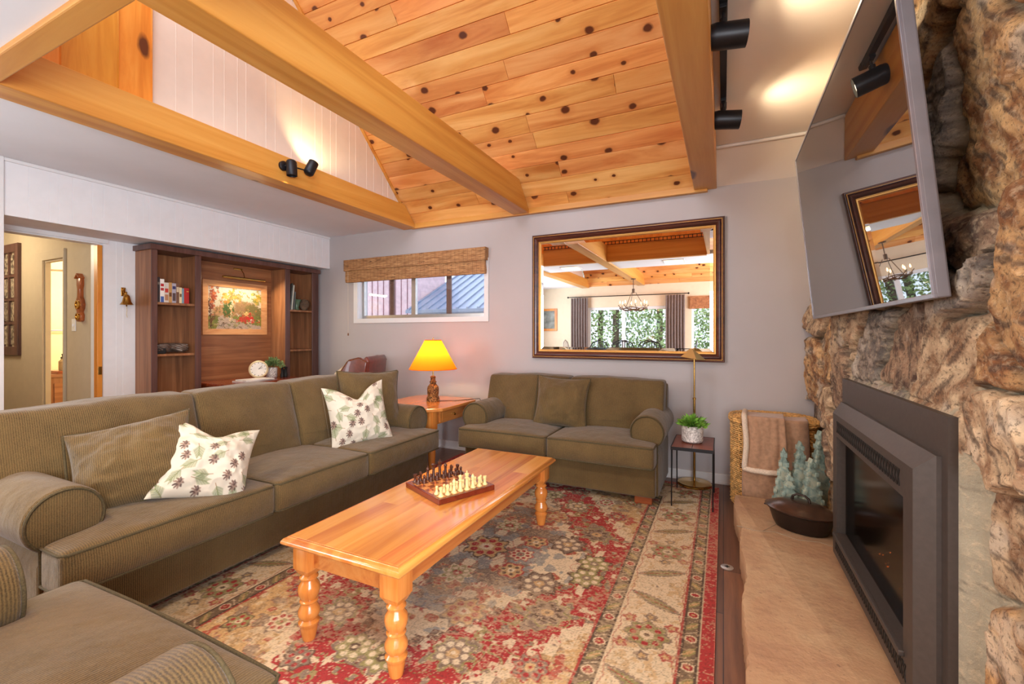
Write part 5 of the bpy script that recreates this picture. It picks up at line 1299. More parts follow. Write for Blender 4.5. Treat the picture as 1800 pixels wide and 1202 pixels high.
# wicker basket
def basket():
    cx, cy, rx, ry, H = .325, 3.80, .272, .25, .62
    g = thing('laundry_basket', 'large oval woven water hyacinth basket with a lid behind the hearth', 'basket', (cx, cy, 0))
    wk = plain('woven water hyacinth', (232, 180, 110), .7, 0, .3, 30); wd = plain('basket inner shade fill', (92, 56, 30), .9)
    def el(r, a): 
        c, s = math.cos(a), math.sin(a); e = 2/2.7
        return (rx*r*math.copysign(abs(c)**e, c), ry*r*math.copysign(abs(s)**e, s))
    bm = NB(); rows = 42; seg = 150
    for k in range(rows):
        z = .008+(H-.03)*k/(rows-1); ph = k % 2; r = .97
        dense = k < 2 or k > rows-4
        pts = []
        for i in range(seg):
            a = 2*PI*i/seg; w = .012*math.sin(a*37+(PI if ph else 0)); x, y = el(r+w/.27, a); pts.append((x, y, z+.0035*math.sin(a*37*1+ph*PI+1.2)))
        tube(bm, pts, .0062 if dense else .0054, 5, True)
    obj('weave', bm, wk, g, 60)
    bm = NB()
    for i in range(37):
        a = 2*PI*(i+.25)/37
        x, y = el(.965, a); tube(bm, [(x, y, .0), (x, y, H-.01)], .004, 5)
    obj('upright', bm, wk, g)['kind'] = 'stuff'
    bm = NB(); poly = [el(.93, 2*PI*i/60) for i in range(60)]; prism(bm, poly, 'z', .004, H-.05); obj('shade_fill', bm, wd, g, 40)  # solid dark fill, its brown standing in for shade inside the weave
    l = NB(); lathe_rows = 16
    for k in range(lathe_rows):
        r = .06+.97*k/(lathe_rows-1)
        pts = []
        for i in range(110):
            a = 2*PI*i/110; x, y = el(r, a); pts.append((x, y, H+.012+.020*(1-r*r)+.003*math.sin(a*33+k*PI)))
        tube(l, pts, .0115, 6, True)
    tube(l, [(*el(1.035, 2*PI*i/110), H-.004+.003*math.sin(i*1.9)) for i in range(110)], .011, 6, True)
    obj('lid', l, wk, g, 60)
    # throw blanket hanging over the front
    tan = plain('tan plush blanket', (176, 136, 106), .95, 0, .1, 40, .3, Sheen_Weight=.4); she = plain('cream sherpa trim', (226, 206, 184), .95, 0, .1, 160, .8)
    B = thing('throw_blanket', 'tan plush blanket with cream sherpa edge hanging over the basket front', 'blanket', (cx, cy, 0))
    def sheet(x0, x1, ztop, zbot, off, seed, ybk):
        n, m = 34, 46; U, V = np.meshgrid(np.linspace(0, 1, n), np.linspace(0, 1, m)); 
        Xs = x0+(x1-x0)*U+.006*np.sin(V*9+seed)
        xr = np.clip(np.abs(Xs/(rx*1.0)), 0, .995); yf = -ry*(1-xr**2.7)**(1/2.7)
        yf = np.where(Xs > rx*.98, yf, yf); L1 = ybk; tot = L1+(ztop-zbot); d = V*tot
        over = d < L1
        Yv = np.where(over, yf-off+(L1-d), yf-off); Zv = np.where(over, ztop+.0, ztop-(d-L1))
        # round the shoulder
        t = np.clip((d-L1+.03)/.06, 0, 1); Zv = np.where(over & (t > 0), ztop-.012*t*t, np.where(~over & (t < 1), Zv-.012*(1-t)*(t), Zv))
        fold = (fbm(U*3.2+seed, V*1.4, seed, 2)-.5)*.035*(~over)+.006*np.sin(U*16+seed)*(~over)
        Yv = Yv-np.abs(fold); P = np.stack([Xs, Yv, Zv], -1).reshape(-1, 3); I = np.arange(n*m).reshape(m, n)
        f = np.stack([I[:-1, :-1], I[1:, :-1], I[1:, 1:], I[:-1, 1:]], -1).reshape(-1, 4)
        me = bpy.data.meshes.new('fold'); me.from_pydata(P.tolist(), [], f.tolist()); return me, P.reshape(m, n, 3)
    me, P1 = sheet(-.20, .20, H+.045, .10, .022, 3, .16); o = mobj('under_fold', me, tan, B, 180); md = o.modifiers.new('thick', 'SOLIDIFY'); md.thickness = .012
    me, P2 = sheet(-.185, .055, H+.060, .305, .045, 8, .20); o = mobj('upper_fold', me, tan, B, 180); md = o.modifiers.new('thick', 'SOLIDIFY'); md.thickness = .014
    bm = NB(); ed = [tuple(p) for p in P2[::2, 0]]+[tuple(p) for p in P2[-1, ::3]]; tube(bm, [(p[0], p[1]-.008, p[2]) for p in ed], .019, 10); obj('sherpa_edge', bm, she, B, 60)
    bm = NB(); ed = [tuple(p) for p in P1[-1, 10::3]]; tube(bm, [(p[0], p[1]-.006, p[2]) for p in ed], .014, 10); obj('sherpa_edge', bm, she, B, 60)
basket()

# carved trees and dutch oven on the hearth
tm = MT('weathered teal painted wood'); v = tm.coords(); n = tm.noise(v, 24, 5, .6, .5)
tm.set(Base_Color=tm.ramp(n, [(.35, lin(106, 128, 122)), (.52, lin(146, 166, 156)), (.68, lin(188, 190, 166))]), Roughness=.55); tm.bump(n, .4, .004)
def carved_tree(label, x, y, w, H, rz, tiers, lean=0):
    g = thing('carved_tree', label, 'ornament', (x, y, .151), rz, 'carved wooden pine trees on the hearth')
    pts = []; n = tiers; z0 = .035; hh = H-z0
    for k in range(n):
        a = 1-k/n; b = 1-(k+1)/n; zz = z0+hh*k/n; z2 = z0+hh*(k+1)/n
        pts.append((w/2*a+.010, zz)); pts.append((w/2*a+.006, zz+hh/n*.35)); pts.append((w/2*b+.003, z2-.002))
    poly = [(-p, z) for p, z in pts][::-1]; poly = pts+poly
    bm = NB(); prism(bm, poly, 'y', -.022, .022, .004, 2); 
    for k in range(n):
        a = 1-k/n; zz = z0+hh*k/n
        for s in (-1, 1): box(bm, s*(w/2*a)-.010, s*(w/2*a)+.010, -.027, .027, zz, zz+hh/n*.5, .004, 2)
    obj('tree_body', bm, tm.m, g, 30)
    bm = NB(); box(bm, -.012, .012, -.012, .012, 0, z0+.005, .002); obj('trunk', bm, M['block'], g)
carved_tree('tallest teal carved tree, standing against the stone wall', .545, 3.33, .135, .50, .35, 8)
carved_tree('second tallest teal carved tree, behind the middle of the group', .435, 3.30, .125, .43, .15, 7)
carved_tree('mid sized teal carved tree touching the hanging blanket', .345, 3.27, .11, .385, -.1, 6)
carved_tree('teal carved tree with wide tiers just behind the handle of the iron pot', .475, 3.17, .125, .36, .3, 6)
carved_tree('shortest teal carved tree, in front of the others behind the iron pot', .355, 3.13, .10, .27, .1, 5)
def dutch_oven():
    g = thing('dutch_oven', 'oval brown black cast iron dutch oven with a domed lid on the hearth', 'pot', (.395, 2.965, .151), q(-26)); ci = plain('seasoned cast iron', (52, 40, 34), .32, .55, .12, 15); ci2 = plain('brown cast iron lid', (78, 56, 44), .28, .5, .15, 15)
    def oval(bm, prof, seg=56, sx=1.42):
        m4 = Matrix.Diagonal((sx, 1, 1, 1)); lathe(bm, prof, seg, m4)
    bm = NB(); oval(bm, [(.082, 0), (.090, .004), (.100, .03), (.116, .098), (.123, .102), (.123, .108), (.110, .108)]); obj('pot_body', bm, ci, g, 40)
    bm = NB(); oval(bm, [(.128, .108), (.129, .114), (.120, .118), (.114, .124), (.096, .136), (.070, .150), (.035, .158), (.002, .160)]); obj('lid', bm, ci2, g, 40)
    bm = NB(); tube(bm, [(-.045, 0, .154), (-.040, 0, .178), (-.02, 0, .192), (.02, 0, .192), (.040, 0, .178), (.045, 0, .154)], [.008, .007, .006, .006, .007, .008], 10); obj('lid_handle', bm, ci, g, 60)
    for s in (-1, 1):
        bm = NB(); box(bm, s*.165-.02, s*.165+.02, -.026, .026, .092, .100, .003); obj('ear', bm, ci, g)
dutch_oven()

# ------------------------------------------------------------------ mirror
def mirror():
    x0, x1, z0, z1 = -1.722, .010, 1.018, 2.235; g = thing('wall_mirror', 'large wall mirror in a dark mahogany and gilt frame over the loveseat', 'mirror', ((x0+x1)/2, YW, z0)); cx = (x0+x1)/2; hw = (x1-x0)/2; Hh = z1-z0
    def ring(bm, prof):
        cor = [(-hw, 0), (hw, 0), (hw, Hh), (-hw, Hh)]; sg = [(1, 1), (-1, 1), (-1, -1), (1, -1)]; rings = []
        for (a, b), (s, t) in zip(cor, sg): rings.append([bm.verts.new((a+s*d, -y, b+t*d)) for d, y in prof])
        for i in range(4):
            for k in range(len(prof)-1): bm.faces.new((rings[i][k], rings[(i+1) % 4][k], rings[(i+1) % 4][k+1], rings[i][k+1]))
    bm = NB(); ring(bm, [(0, 0), (0, .030), (.006, .036), (.012, .034), (.016, .040), (.024, .042), (.030, .036), (.036, .044), (.046, .040), (.058, .028), (.066, .022)]); obj('frame', bm, M['mahogany'], g, 30)
    bm = NB(); ring(bm, [(.066, .022), (.068, .028), (.072, .028), (.074, .020), (.080, .018), (.083, .022), (.087, .020), (.088, .010)]); ring(bm, [(.0155, .0405), (.018, .0425), (.0205, .042)]); obj('gilt_edge', bm, vmetal('gilt edging', (206, 158, 92), .35), g, 30)
    i = .087; bv = .026; gx0, gx1, gz0, gz1 = -hw+i, hw-i, i, Hh-i
    bm = NB(); quad(bm, [(gx0+bv, -.013, gz0+bv), (gx1-bv, -.013, gz0+bv), (gx1-bv, -.013, gz1-bv), (gx0+bv, -.013, gz1-bv)])
    o = [(gx0, gz0), (gx1, gz0), (gx1, gz1), (gx0, gz1)]; n = [(gx0+bv, gz0+bv), (gx1-bv, gz0+bv), (gx1-bv, gz1-bv), (gx0+bv, gz1-bv)]
    for k in range(4):
        a, b, c, d = o[k], o[(k+1) % 4], n[(k+1) % 4], n[k]; quad(bm, [(a[0], -.0118, a[1]), (b[0], -.0118, b[1]), (c[0], -.013, c[1]), (d[0], -.013, d[1])])
    obj('mirror_glass', bm, M['mirror'], g)
    bm = NB(); box(bm, gx0-.01, gx1+.01, -.011, 0, gz0-.01, gz1+.01); obj('backing', bm, M['black'], g)
mirror()

# roman shade
def roman_shade():
    x0, x1 = -4.225, -2.235; g = thing('woven_wood_shade', 'raised brown woven bamboo roman shade above the far window', 'window shade', ((x0+x1)/2, YW, 1.89)); hw = (x1-x0)/2
    t = MT('woven bamboo slats'); v = t.coords(); sep = t.n('SeparateXYZ'); t.l(v, sep.inputs[0])
    n = t.noise(t.coords((.06, 1, 1)), 170, 3, .6); big = t.noise(t.coords((.25, 1, 1.6)), 16, 3); n3 = t.noise(t.coords((.15, 1, 1)), 90, 2)
    th = t.math('LESS_THAN', t.math('FRACT', t.math('DIVIDE', sep.outputs[0], .052)), .07)
    c = t.ramp(n, [(.35, lin(128, 88, 52)), (.5, lin(172, 126, 80)), (.65, lin(202, 158, 108))]); c = t.mix(t.ramp(big, [(.35, (0, 0, 0, 1)), (.7, (.35, .35, .35, 1))]), c, lin(126, 76, 44))
    c = t.mix(t.ramp(n3, [(.66, (0, 0, 0, 1)), (.70, (.8, .8, .8, 1))]), c, lin(70, 42, 26)); c = t.mix(t.math('MULTIPLY', th, .6), c, lin(86, 56, 36)); t.set(Base_Color=c, Roughness=.65); t.bump(n, .6, .004)
    bm = NB(); box(bm, -hw, hw, -.075, -.064, .14, .275, .003); box(bm, -hw, -hw+.008, -.07, 0, .14, .275); box(bm, hw-.008, hw, -.07, 0, .14, .275); box(bm, -hw, hw, -.07, 0, .268, .275); obj('valance', bm, t.m, g)
    bm = NB(); prism(bm, [(-.055, .275), (-.062, .03), (-.055, .0), (-.02, .0), (-.012, .04), (-.03, .1), (-.02, .25)], 'x', -hw+.012, hw-.012, .004, 2); obj('folded_shade', bm, t.m, g)
    bm = NB(); tube(bm, [(-hw+.08, -.08, .13), (-hw+.08, -.078, -.62)], .0014, 5); obj('pull_cord', bm, M['pages'], g)
    bm = NB(); lathe(bm, [(.004, .03), (.008, .022), (.009, 0), (.003, -.004)], 12, rot_mat((-hw+.08, -.078, -.65))); obj('cord_weight', bm, M['walnut_v'], g, 40)
roman_shade()

# brass bell
def bell():
    g = thing('brass_bell', 'small brass ship bell with a cord on the white wall left of the bookcase', 'bell', (XL, 2.125, 1.58)); B = vmetal('aged brass', (190, 140, 62), .25)
    bm = NB(); tube(bm, [(.006, 0, .075), (.02, 0, .085), (.035, -.01, .07), (.02, 0, .05), (.03, .01, .04), (.055, 0, .055), (.06, 0, .03)], [.012, .011, .009, .009, .007, .006, .005], 10); box(bm, 0, .006, -.016, .016, .02, .10, .002); obj('bracket', bm, B, g, 60)
    bm = NB(); lathe(bm, [(.004, .035), (.012, .034), (.022, .022), (.026, .0), (.032, -.03), (.044, -.052), (.050, -.058), (.046, -.057), (.030, -.035), (.022, 0)], 28, rot_mat((.06, 0, 0))); obj('bell_body', bm, B, g, 60)
    bm = NB(); lathe(bm, [(.002, .0), (.002, -.06), (.007, -.068), (.003, -.076)], 10, rot_mat((.06, 0, 0))); obj('clapper', bm, B, g)
    bm = NB(); tube(bm, [(.06, 0, -.07), (.062, .002, -.11), (.058, 0, -.15), (.062, .004, -.175)], .003, 6); obj('cord', bm, M['canvas'], g)
bell()

# hall: wooden ornament, switch, collage frame
def ornament():
    g = thing('wall_barometer', 'carved wooden wall instrument with a little roof and two round brass dials', 'ornament', (-5.38, HY, 1.37)); Wd = wood('varnished orange wood', (196, 116, 50), (166, 88, 34), (112, 54, 22), 'Z', 3, .3, coat=.3)
    prof = [(.02, 0), (.045, .01), (.05, .06), (.032, .09), (.055, .12), (.065, .16), (.05, .20), (.028, .23), (.024, .30), (.038, .34), (.036, .40)]
    poly = [(a, z) for a, z in prof]+[(-a, z) for a, z in prof[::-1]]; bm = NB(); prism(bm, poly, 'y', -.03, 0, .004, 2); obj('case', bm, Wd, g, 40)
    bm = NB()
    for s in (-1, 1): box(bm, -.004, .058, -.045, 0, -.005, .005, .001, 1, rot_mat((0, 0, .44), 0, 0, 0) @ (Matrix.Rotation(.75, 4, 'Y') if s > 0 else Matrix.Scale(-1, 4, (1, 0, 0)) @ Matrix.Rotation(.75, 4, 'Y')))
    obj('roof', bm, Wd, g)
    for z, r in ((.155, .040), (.045, .032)):
        bm = NB(); lathe(bm, [(r, 0), (r, .012), (r*.8, .014), (r*.78, .008), (.002, .008)], 28, rot_mat((0, -.03, z), PI/2)); obj('dial', bm, M['brass'], g, 40)
ornament()
g = thing('light_switch', 'white light switch plate on the hall wall below the wooden ornament', 'switch', (-5.54, HY, 1.34))
b = NB(); box(b, -.036, .036, -.006, 0, -.058, .058, .002); obj('plate', b, M['trim_white'], g); b = NB(); box(b, -.006, .006, -.016, -.005, -.012, .012, .002); obj('toggle', b, M['trim_white'], g)
g = thing('collage_frame', 'dark wooden frame of many small photographs on the hall wall', 'picture frame', (-7.05, HY, 1.03))
b = NB(); W2, H2 = .34, 1.19
xs = [-W2, -W2+.08, -.075-.008, -.075+.008, .075-.008+.01, .075+.018, W2-.08, W2]
for a, c, d, e in ((-W2, W2, 0, .09), (-W2, W2, H2-.09, H2), (-W2, -W2+.09, 0, H2), (W2-.09, W2, 0, H2)): box(b, a, c, -.03, 0, d, e, .003)
for k in range(1, 4): box(b, -W2+.09, W2-.09, -.024, 0, .09+(H2-.18)*k/4-.014, .09+(H2-.18)*k/4+.014)
for x in (-.085, .085): box(b, x-.014, x+.014, -.024, 0, .09, H2-.09)
obj('frame', b, M['walnut_dark'], g)
pt = MT('small black and white photographs'); v = pt.coords(); vo = pt.n('TexVoronoi'); vo.inputs['Scale'].default_value = 22; pt.l(v, vo.inputs['Vector']); n = pt.noise(v, 26, 5, .7)
pt.set(Base_Color=pt.mix(.5, vo.outputs['Color'], pt.ramp(n, [(.4, lin(40, 36, 34)), (.6, lin(214, 200, 180))])), Roughness=.3)
pt.nt.links.remove(pt.b.inputs['Base Color'].links[0]); pt.set(Base_Color=pt.ramp(n, [(.42, lin(70, 62, 56)), (.5, lin(150, 138, 122)), (.6, lin(206, 192, 170))]))
for i in range(3):
    for k in range(4):
        xa = (-W2+.1, -.068, .102)[i]; xb = (-.102, .068, W2-.1)[i]; za = .09+(H2-.18)*k/4+.024; zb = .09+(H2-.18)*(k+1)/4-.024
        b = NB(); box(b, xa, xb, -.010, -.004, za, zb); obj('photograph', b, pt.m, g)

# bathroom glimpse
g = thing('vanity', 'dark wooden bathroom vanity with a pale counter seen through the bathroom door', 'cabinet', (-6.70, 2.56, 0))
b = NB(); box(b, -.38, .38, -.48, .5, 0, .80, .004); obj('body', b, M['walnut_v'], g); b = NB(); box(b, -.40, .40, -.50, .52, .80, .835, .004); obj('counter', b, plain('brown stone counter', (150, 104, 78), .3), g)
for z in (.12, .46):
    b = NB(); box(b, .38, .395, -.44, .46, z, z+.28, .004); d = obj('drawer', b, M['walnut_h'], g); b = NB(); box(b, .395, .41, -.05, .05, z+.14, z+.155, .003); obj('handle', b, M['steel'], d)
g = NB(); box(g, -.10, .10, -.16, .16, 0, .03, .004); tag(obj('wooden_tray', g, M['block'], loc=(-6.40, 2.30, .836)), 'orange wooden tray with soap bottles on the vanity', 'tray')
for x, y, lab, c in ((-6.36, 2.20, 'amber soap pump bottle at the front of the tray', (150, 130, 96)), (-6.42, 2.33, 'pale soap pump bottle at the back of the tray', (226, 214, 190))):
    g = thing('soap_dispenser', lab, 'bottle', (x, y, .8665)); b = NB(); lathe(b, [(.028, 0), (.03, .01), (.03, .10), (.012, .12), (.012, .13)], 20); obj('bottle', b, plain('bottle', c, .3), g, 40)
    b = NB(); lathe(b, [(.014, .13), (.014, .145), (.004, .147), (.004, .17)], 12); box(b, -.006, .045, -.006, .006, .168, .178, .002); obj('pump', b, M['black'], g, 40)
g = NB(); tube(g, [(-7.36, 2.3, 1.3), (-7.36, 2.9, 1.3)], .008, 8); tube(g, [(-7.4, 2.3, 1.3), (-7.36, 2.3, 1.3)], .01, 8); tube(g, [(-7.4, 2.9, 1.3), (-7.36, 2.9, 1.3)], .01, 8); tag(obj('towel_bar', g, M['steel'], smooth=60), 'chrome towel bar on the far bathroom wall', 'towel bar')
g = NB(); tube(g, [(-7.38, 2.25, 2.02), (-5.9, 4.0, 2.02)], .012, 8); tag(obj('shower_rod', g, M['steel'], smooth=60), 'steel shower rod near the bathroom ceiling', 'rod')
b = NB(); box(b, -7.40, -7.385, 2.66, 2.95, 1.42, 1.95); o = obj('window_2', b, emit('daylit frosted pane', (235, 244, 255), 1.6)); o['kind'] = 'structure'

# ------------------------------------------------------------------ spotlights
def spot_can(bm, m4, L=.10, r=.032):
    lathe(bm, [(r*.4, 0), (r*.75, .004), (r, .018), (r, L), (r*.92, L), (r*.9, L-.012), (.002, L-.012)], 28, m4)
g = thing('twin_spotlight', 'twin black cylinder spotlight fixed to the long beam by the gable wall', 'light', (-3.155, 2.39, 2.585))
b = NB(); lathe(b, [(.038, 0), (.038, .02), (.03, .026)], 28, rot_mat((0, 0, 0), 0, PI/2)); obj('mount', b, M['black_metal'], g, 40)
def aim(o, d): return Matrix.Translation(o) @ Vector(d).to_track_quat('Z', 'Y').to_matrix().to_4x4()
dn = Vector((.10, .05, -1)).normalized(); upd = Vector((-.28, -.55, .75))
b = NB(); spot_can(b, aim((.075, .02, .045), (.02, .02, -1)), .125, .040); tube(b, [(.02, 0, 0), (.06, .02, 0)], .008, 8); obj('spot_head', b, M['black_metal'], g, 40)
b = NB(); spot_can(b, aim((.095, .155, -.03), (.05, .42, .9)), .125, .040); tube(b, [(.06, .02, 0), (.09, .15, .0)], .006, 8); obj('spot_head', b, M['black_metal'], g, 40)
def spotlight(name, loc, d, e, ang=80, col=(1, .74, .42), blend=.6):
    l = bpy.data.lights.new(name, 'SPOT'); l.energy = e; l.color = col; l.spot_size = math.radians(ang); l.spot_blend = blend; l.shadow_soft_size = .02
    o = bpy.data.objects.new(name, l); COL.objects.link(o); o.location = loc; o.rotation_euler = Vector(d).to_track_quat('-Z', 'Y').to_euler()
spotlight('spot_up', (-3.03, 2.62, 2.70), (-.40, .35, .8), 6, 125)
spotlight('spot_down', (-3.10, 2.41, 2.50), (-.2, .03, -1), 10, 90)
g = thing('light_track', 'black ceiling light track running along the right beam', 'light track', (.0, 2.2, 2.735))
b = NB(); box(b, -.017, .017, -1.3, .98, -.03, 0, .002); obj('track_rail', b, M['black_metal'], g)
b = NB(); box(b, -.019, .019, .94, .99, -.024, 0, .003); obj('end_cap', b, M['black'], g)
be = emit('spot bulb face', (255, 226, 180), 14)
for (x, y), lab, d in (((0.0, 2.20), 'black track spotlight on the middle of the track, away from the far wall', (1, .17, -.05)), ((.0, 3.06), 'black track spotlight at the end of the track, by the far wall', (1, .17, -.10))):
    g = thing('track_spotlight', lab, 'light', (x, y, 2.712)); d = Vector(d).normalized()
    b = NB(); box(b, -.014, .014, -.045, .045, -.024, 0, .002); tube(b, [(0, 0, -.02), (0, 0, -.05)], .008, 8); tube(b, [(0, 0, -.05), (.0, 0, -.09)], .016, 10); obj('yoke', b, M['black_metal'], g)
    b = NB(); m4 = aim((-.09*d.x, -.09*d.y, -.125-.09*d.z), d); lathe(b, [(.003, 0), (.022, .004), (.040, .016), (.050, .034), (.055, .055), (.055, .185), (.052, .185), (.050, .165)], 32, m4); obj('spot_head', b, M['black_metal'], g, 60)
    b = NB(); lathe(b, [(.049, .168), (.049, .171), (.002, .172)], 28, m4); obj('lamp_face', b, be, g)
    spotlight('track_spot_beam', Vector((x, y, 2.585))+d*.11, (1, .28 if y > 2.5 else .1, -.34), 21, 150, (1, .78, .5), 1.0)

# ------------------------------------------------------------------ loft rail (shows in the mirror)
g = thing('loft_railing', 'black iron ladder pattern rail along the edge of the loft', 'railing', (-1.6, .88, 2.735))
b = NB(); box(b, -1.5, 1.45, -.006, .006, 0, .008); box(b, -1.5, 1.45, -.006, .006, .05, .058); obj('rail', b, M['black_metal'], g)
b = NB()
for k in range(48): box(b, -1.49+k*.062-.005, -1.49+k*.062+.005, -.005, .005, .006, .052)
obj('rung', b, M['black_metal'], g)['kind'] = 'stuff'
for x in (-.75, -2.55):
    g = thing('recessed_ceiling_panel', 'square recessed ceiling light %s' % ('between the middle beam and the track lights' if x > -1 else 'between the long gable beam and the middle beam'), 'light', (x, .3, 2.487)); b = NB()
    for a in ((-.17, .17, -.17, -.15), (-.17, .17, .15, .17), (-.17, -.15, -.17, .17), (.15, .17, -.17, .17)): box(b, *a, -.008, 0)
    obj('frame', b, M['trim_white'], g); b = NB(); box(b, -.15, .15, -.15, .15, -.004, 0); obj('diffuser', b, emit('warm diffuser', (255, 226, 170), 1.5), g)

# ------------------------------------------------------------------ dining end (shows in the mirror)
def chandelier():
    X, Y, Z = -1.76, -1.60, 1.80; g = thing('chandelier', 'antler style chandelier with candle bulbs hanging at the dining end', 'chandelier', (X, Y, Z)); br = plain('dark antler resin', (92, 66, 44), .5, 0, .2)
    b = NB(); R = .32
    for k in range(8):
        a = 2*PI*k/8; pts = [(math.cos(a+.5*t)*R*(.15+.85*t), math.sin(a+.5*t)*R*(.15+.85*t), .0-.05*math.sin(PI*t)+.09*t*t) for t in [i/8 for i in range(9)]]; tube(b, pts, [.014-.008*i/9 for i in range(9)], 7)
        p = pts[5]; tube(b, [p, (p[0]*1.15, p[1]*1.15, p[2]+.02), (p[0]*1.22, p[1]*1.22, p[2]+.07)], [.008, .006, .002], 6)
    tube(b, [(math.cos(i*PI/16)*R*.9, math.sin(i*PI/16)*R*.9, .02+.015*math.sin(i)) for i in range(32)], .010, 6, True); obj('antler_ring', b, br, g, 60)
    for k in range(8):
        a = 2*PI*k/8+.45; x, y = math.cos(a)*R*.88, math.sin(a)*R*.88; b = NB(); lathe(b, [(.012, .04), (.010, .05), (.010, .12)], 10, rot_mat((x, y, 0))); c = obj('candle', b, M['canvas'], g)
        b = NB(); lathe(b, [(.004, .12), (.012, .14), (.008, .165), (.001, .185)], 10, rot_mat((x, y, 0))); obj('flame_bulb', b, emit('candle bulb', (255, 200, 120), 12), c, 60)
    b = NB()
    for k in range(3):
        a = 2*PI*k/3; tube(b, [(math.cos(a)*.24, math.sin(a)*.24, .03), (math.cos(a)*.05, math.sin(a)*.05, .36)], .006, 6)
    tube(b, [(0, 0, .35), (0, 0, .44)], .03, 8); tube(b, [(0, 0, .42), (0, 0, 2.46-Z)], .008, 6); lathe(b, [(.05, 2.445-Z), (.06, 2.46-Z)], 20); obj('stem', b, br, g)
chandelier()
g = thing('dining_table', 'long dining table by the patio door', 'table', (-1.9, -1.75, 0)); b = NB(); box(b, -.95, .95, -.45, .45, .72, .76, .01); obj('table_top', b, M['walnut_h'], g)
for sx in (-1, 1):
    for sy in (-1, 1): b = NB(); box(b, -.04, .04, -.04, .04, 0, .72, .004); obj('leg', b, M['walnut_v'], g, loc=(sx*.85, sy*.36, 0))
def windsor(label, loc, rz, mat, group=None):
    g = thing('windsor_chair', label, 'chair', loc, rz, group)
    b = NB(); prism(b, [(.24*math.cos(a)*(1 if math.sin(a) < 0 else 1), .22*math.sin(a)) for a in [2*PI*i/28 for i in range(28)]], 'z', .43, .465, .008, 2); obj('seat', b, mat, g, 40)
    hoop = [(-.20, .17, .46), (-.235, .20, .70), (-.225, .23, .92), (-.15, .25, 1.07), (0, .26, 1.125), (.15, .25, 1.07), (.225, .23, .92), (.235, .20, .70), (.20, .17, .46)]
    b = NB(); tube(b, hoop, .012, 8); obj('back_hoop', b, mat, g, 60)
    b = NB()
    for k in range(-3, 4):
        x = k*.052; tube(b, [(x*.8, .18, .46), (x, .25, 1.115-.9*x*x*3.2)], .006, 6)
    obj('spindle', b, mat, g)['kind'] = 'stuff'
    for sx in (-1, 1):
        for sy in (-1, 1): b = NB(); tube(b, [(sx*.13, sy*.12, .44), (sx*.20, sy*.19, 0)], [.018, .012], 8); obj('leg', b, mat, g, 60)
    return g
w1 = windsor('black windsor chair on the living room side, at the small window end', (-1.35, -1.12, 0), PI, M['black_metal'], 'windsor chairs at the dining table')
c = w1
for loc, rz, lab in (((-1.90, -1.12, 0), PI, 'black windsor chair at the middle of the living room side'), ((-2.45, -1.12, 0), PI, 'black windsor chair on the living room side, nearer the pine picture'), ((-1.55, -2.40, 0), 0, 'black windsor chair at the patio door side of the dining table, under the chandelier'), ((-2.15, -2.40, 0), 0, 'black windsor chair at the patio door side of the dining table, by the door post'), ((-.75, -1.75, 0), PI/2*-1, 'black windsor chair at the head of the dining table')):
    dup(w1, loc, rz if lab[-1] == 'e' or True else rz, lab)
w2 = windsor('grey windsor chair at the head of the dining table near the pine picture', (-3.10, -1.75, 0), PI/2, plain('weathered grey wood', (150, 140, 130), .6))
# curtains and rod
def curtain(label, x0, x1, y, z0, z1):
    n = 60; pts = []; me_v = []; rg = random.Random(int(x0*100))
    b = NB(); rows = 10; prev = None
    for r in range(rows+1):
        z = z1-(z1-z0)*r/rows; cur = []
        for i in range(n+1):
            u = i/n; cur.append(b.verts.new((x0+(x1-x0)*u, y+.032*math.sin(u*PI*13+.4*math.sin(r*.5))*(.6+.4*r/rows), z)))
        if prev:
            for i in range(n): b.faces.new((prev[i], prev[i+1], cur[i+1], cur[i]))
        prev = cur
    o = obj('curtain', b, M['curtain'], smooth=180); m = o.modifiers.new('t', 'SOLIDIFY'); m.thickness = .003; tag(o, label, 'curtain')
M['curtain'] = plain('taupe velvet curtain', (112, 96, 92), .8, 0, .1, 30, Sheen_Weight=.5)
curtain('taupe curtain on the end of the patio door rod nearer the pine picture', -3.62, -3.16, -3.0, .02, 2.20); curtain('taupe curtain between the patio door and the small rear window', -1.25, -.82, -3.0, .02, 2.20); curtain('taupe curtain at the small rear window', -.12, .12, -3.0, .02, 2.05)
g = NB(); tube(g, [(-3.68, -3.0, 2.225), (-.76, -3.0, 2.225)], .011, 8)
for x in (-3.70, -.74): bmesh.ops.create_icosphere(g, subdivisions=2, radius=.024, matrix=Matrix.Translation((x, -3.0, 2.225)))
for x in (-3.4, -1.0): tube(g, [(x, -3.0, 2.225), (x, -3.1, 2.225)], .008, 6)
tag(obj('curtain_rod', g, M['black_metal'], smooth=60), 'black curtain rod over the patio door', 'curtain rod')
g = NB(); box(g, -.72, -.06, -3.09, -3.05, 1.86, 2.15, .004); tag(obj('woven_wood_shade', g, M['walnut_h']), 'raised woven shade over the small rear window', 'window shade')
g = thing('pine_picture_frame', 'tall picture in an orange pine frame on the rear wall', 'picture', (-4.30, -3.1, 1.35)); b = NB()
for a in ((-.26, .26, 0, .03, 0, .06), (-.26, .26, 0, .03, .54, .60), (-.26, -.2, 0, .03, 0, .6), (.2, .26, 0, .03, 0, .6)): box(b, *a)
obj('frame', b, M['pine_vertical'], g); b = NB(); box(b, -.2, .2, 0, .012, .06, .54); obj('picture', b, plain('muted landscape print', (140, 146, 140), .5, 0, .3, 6), g)

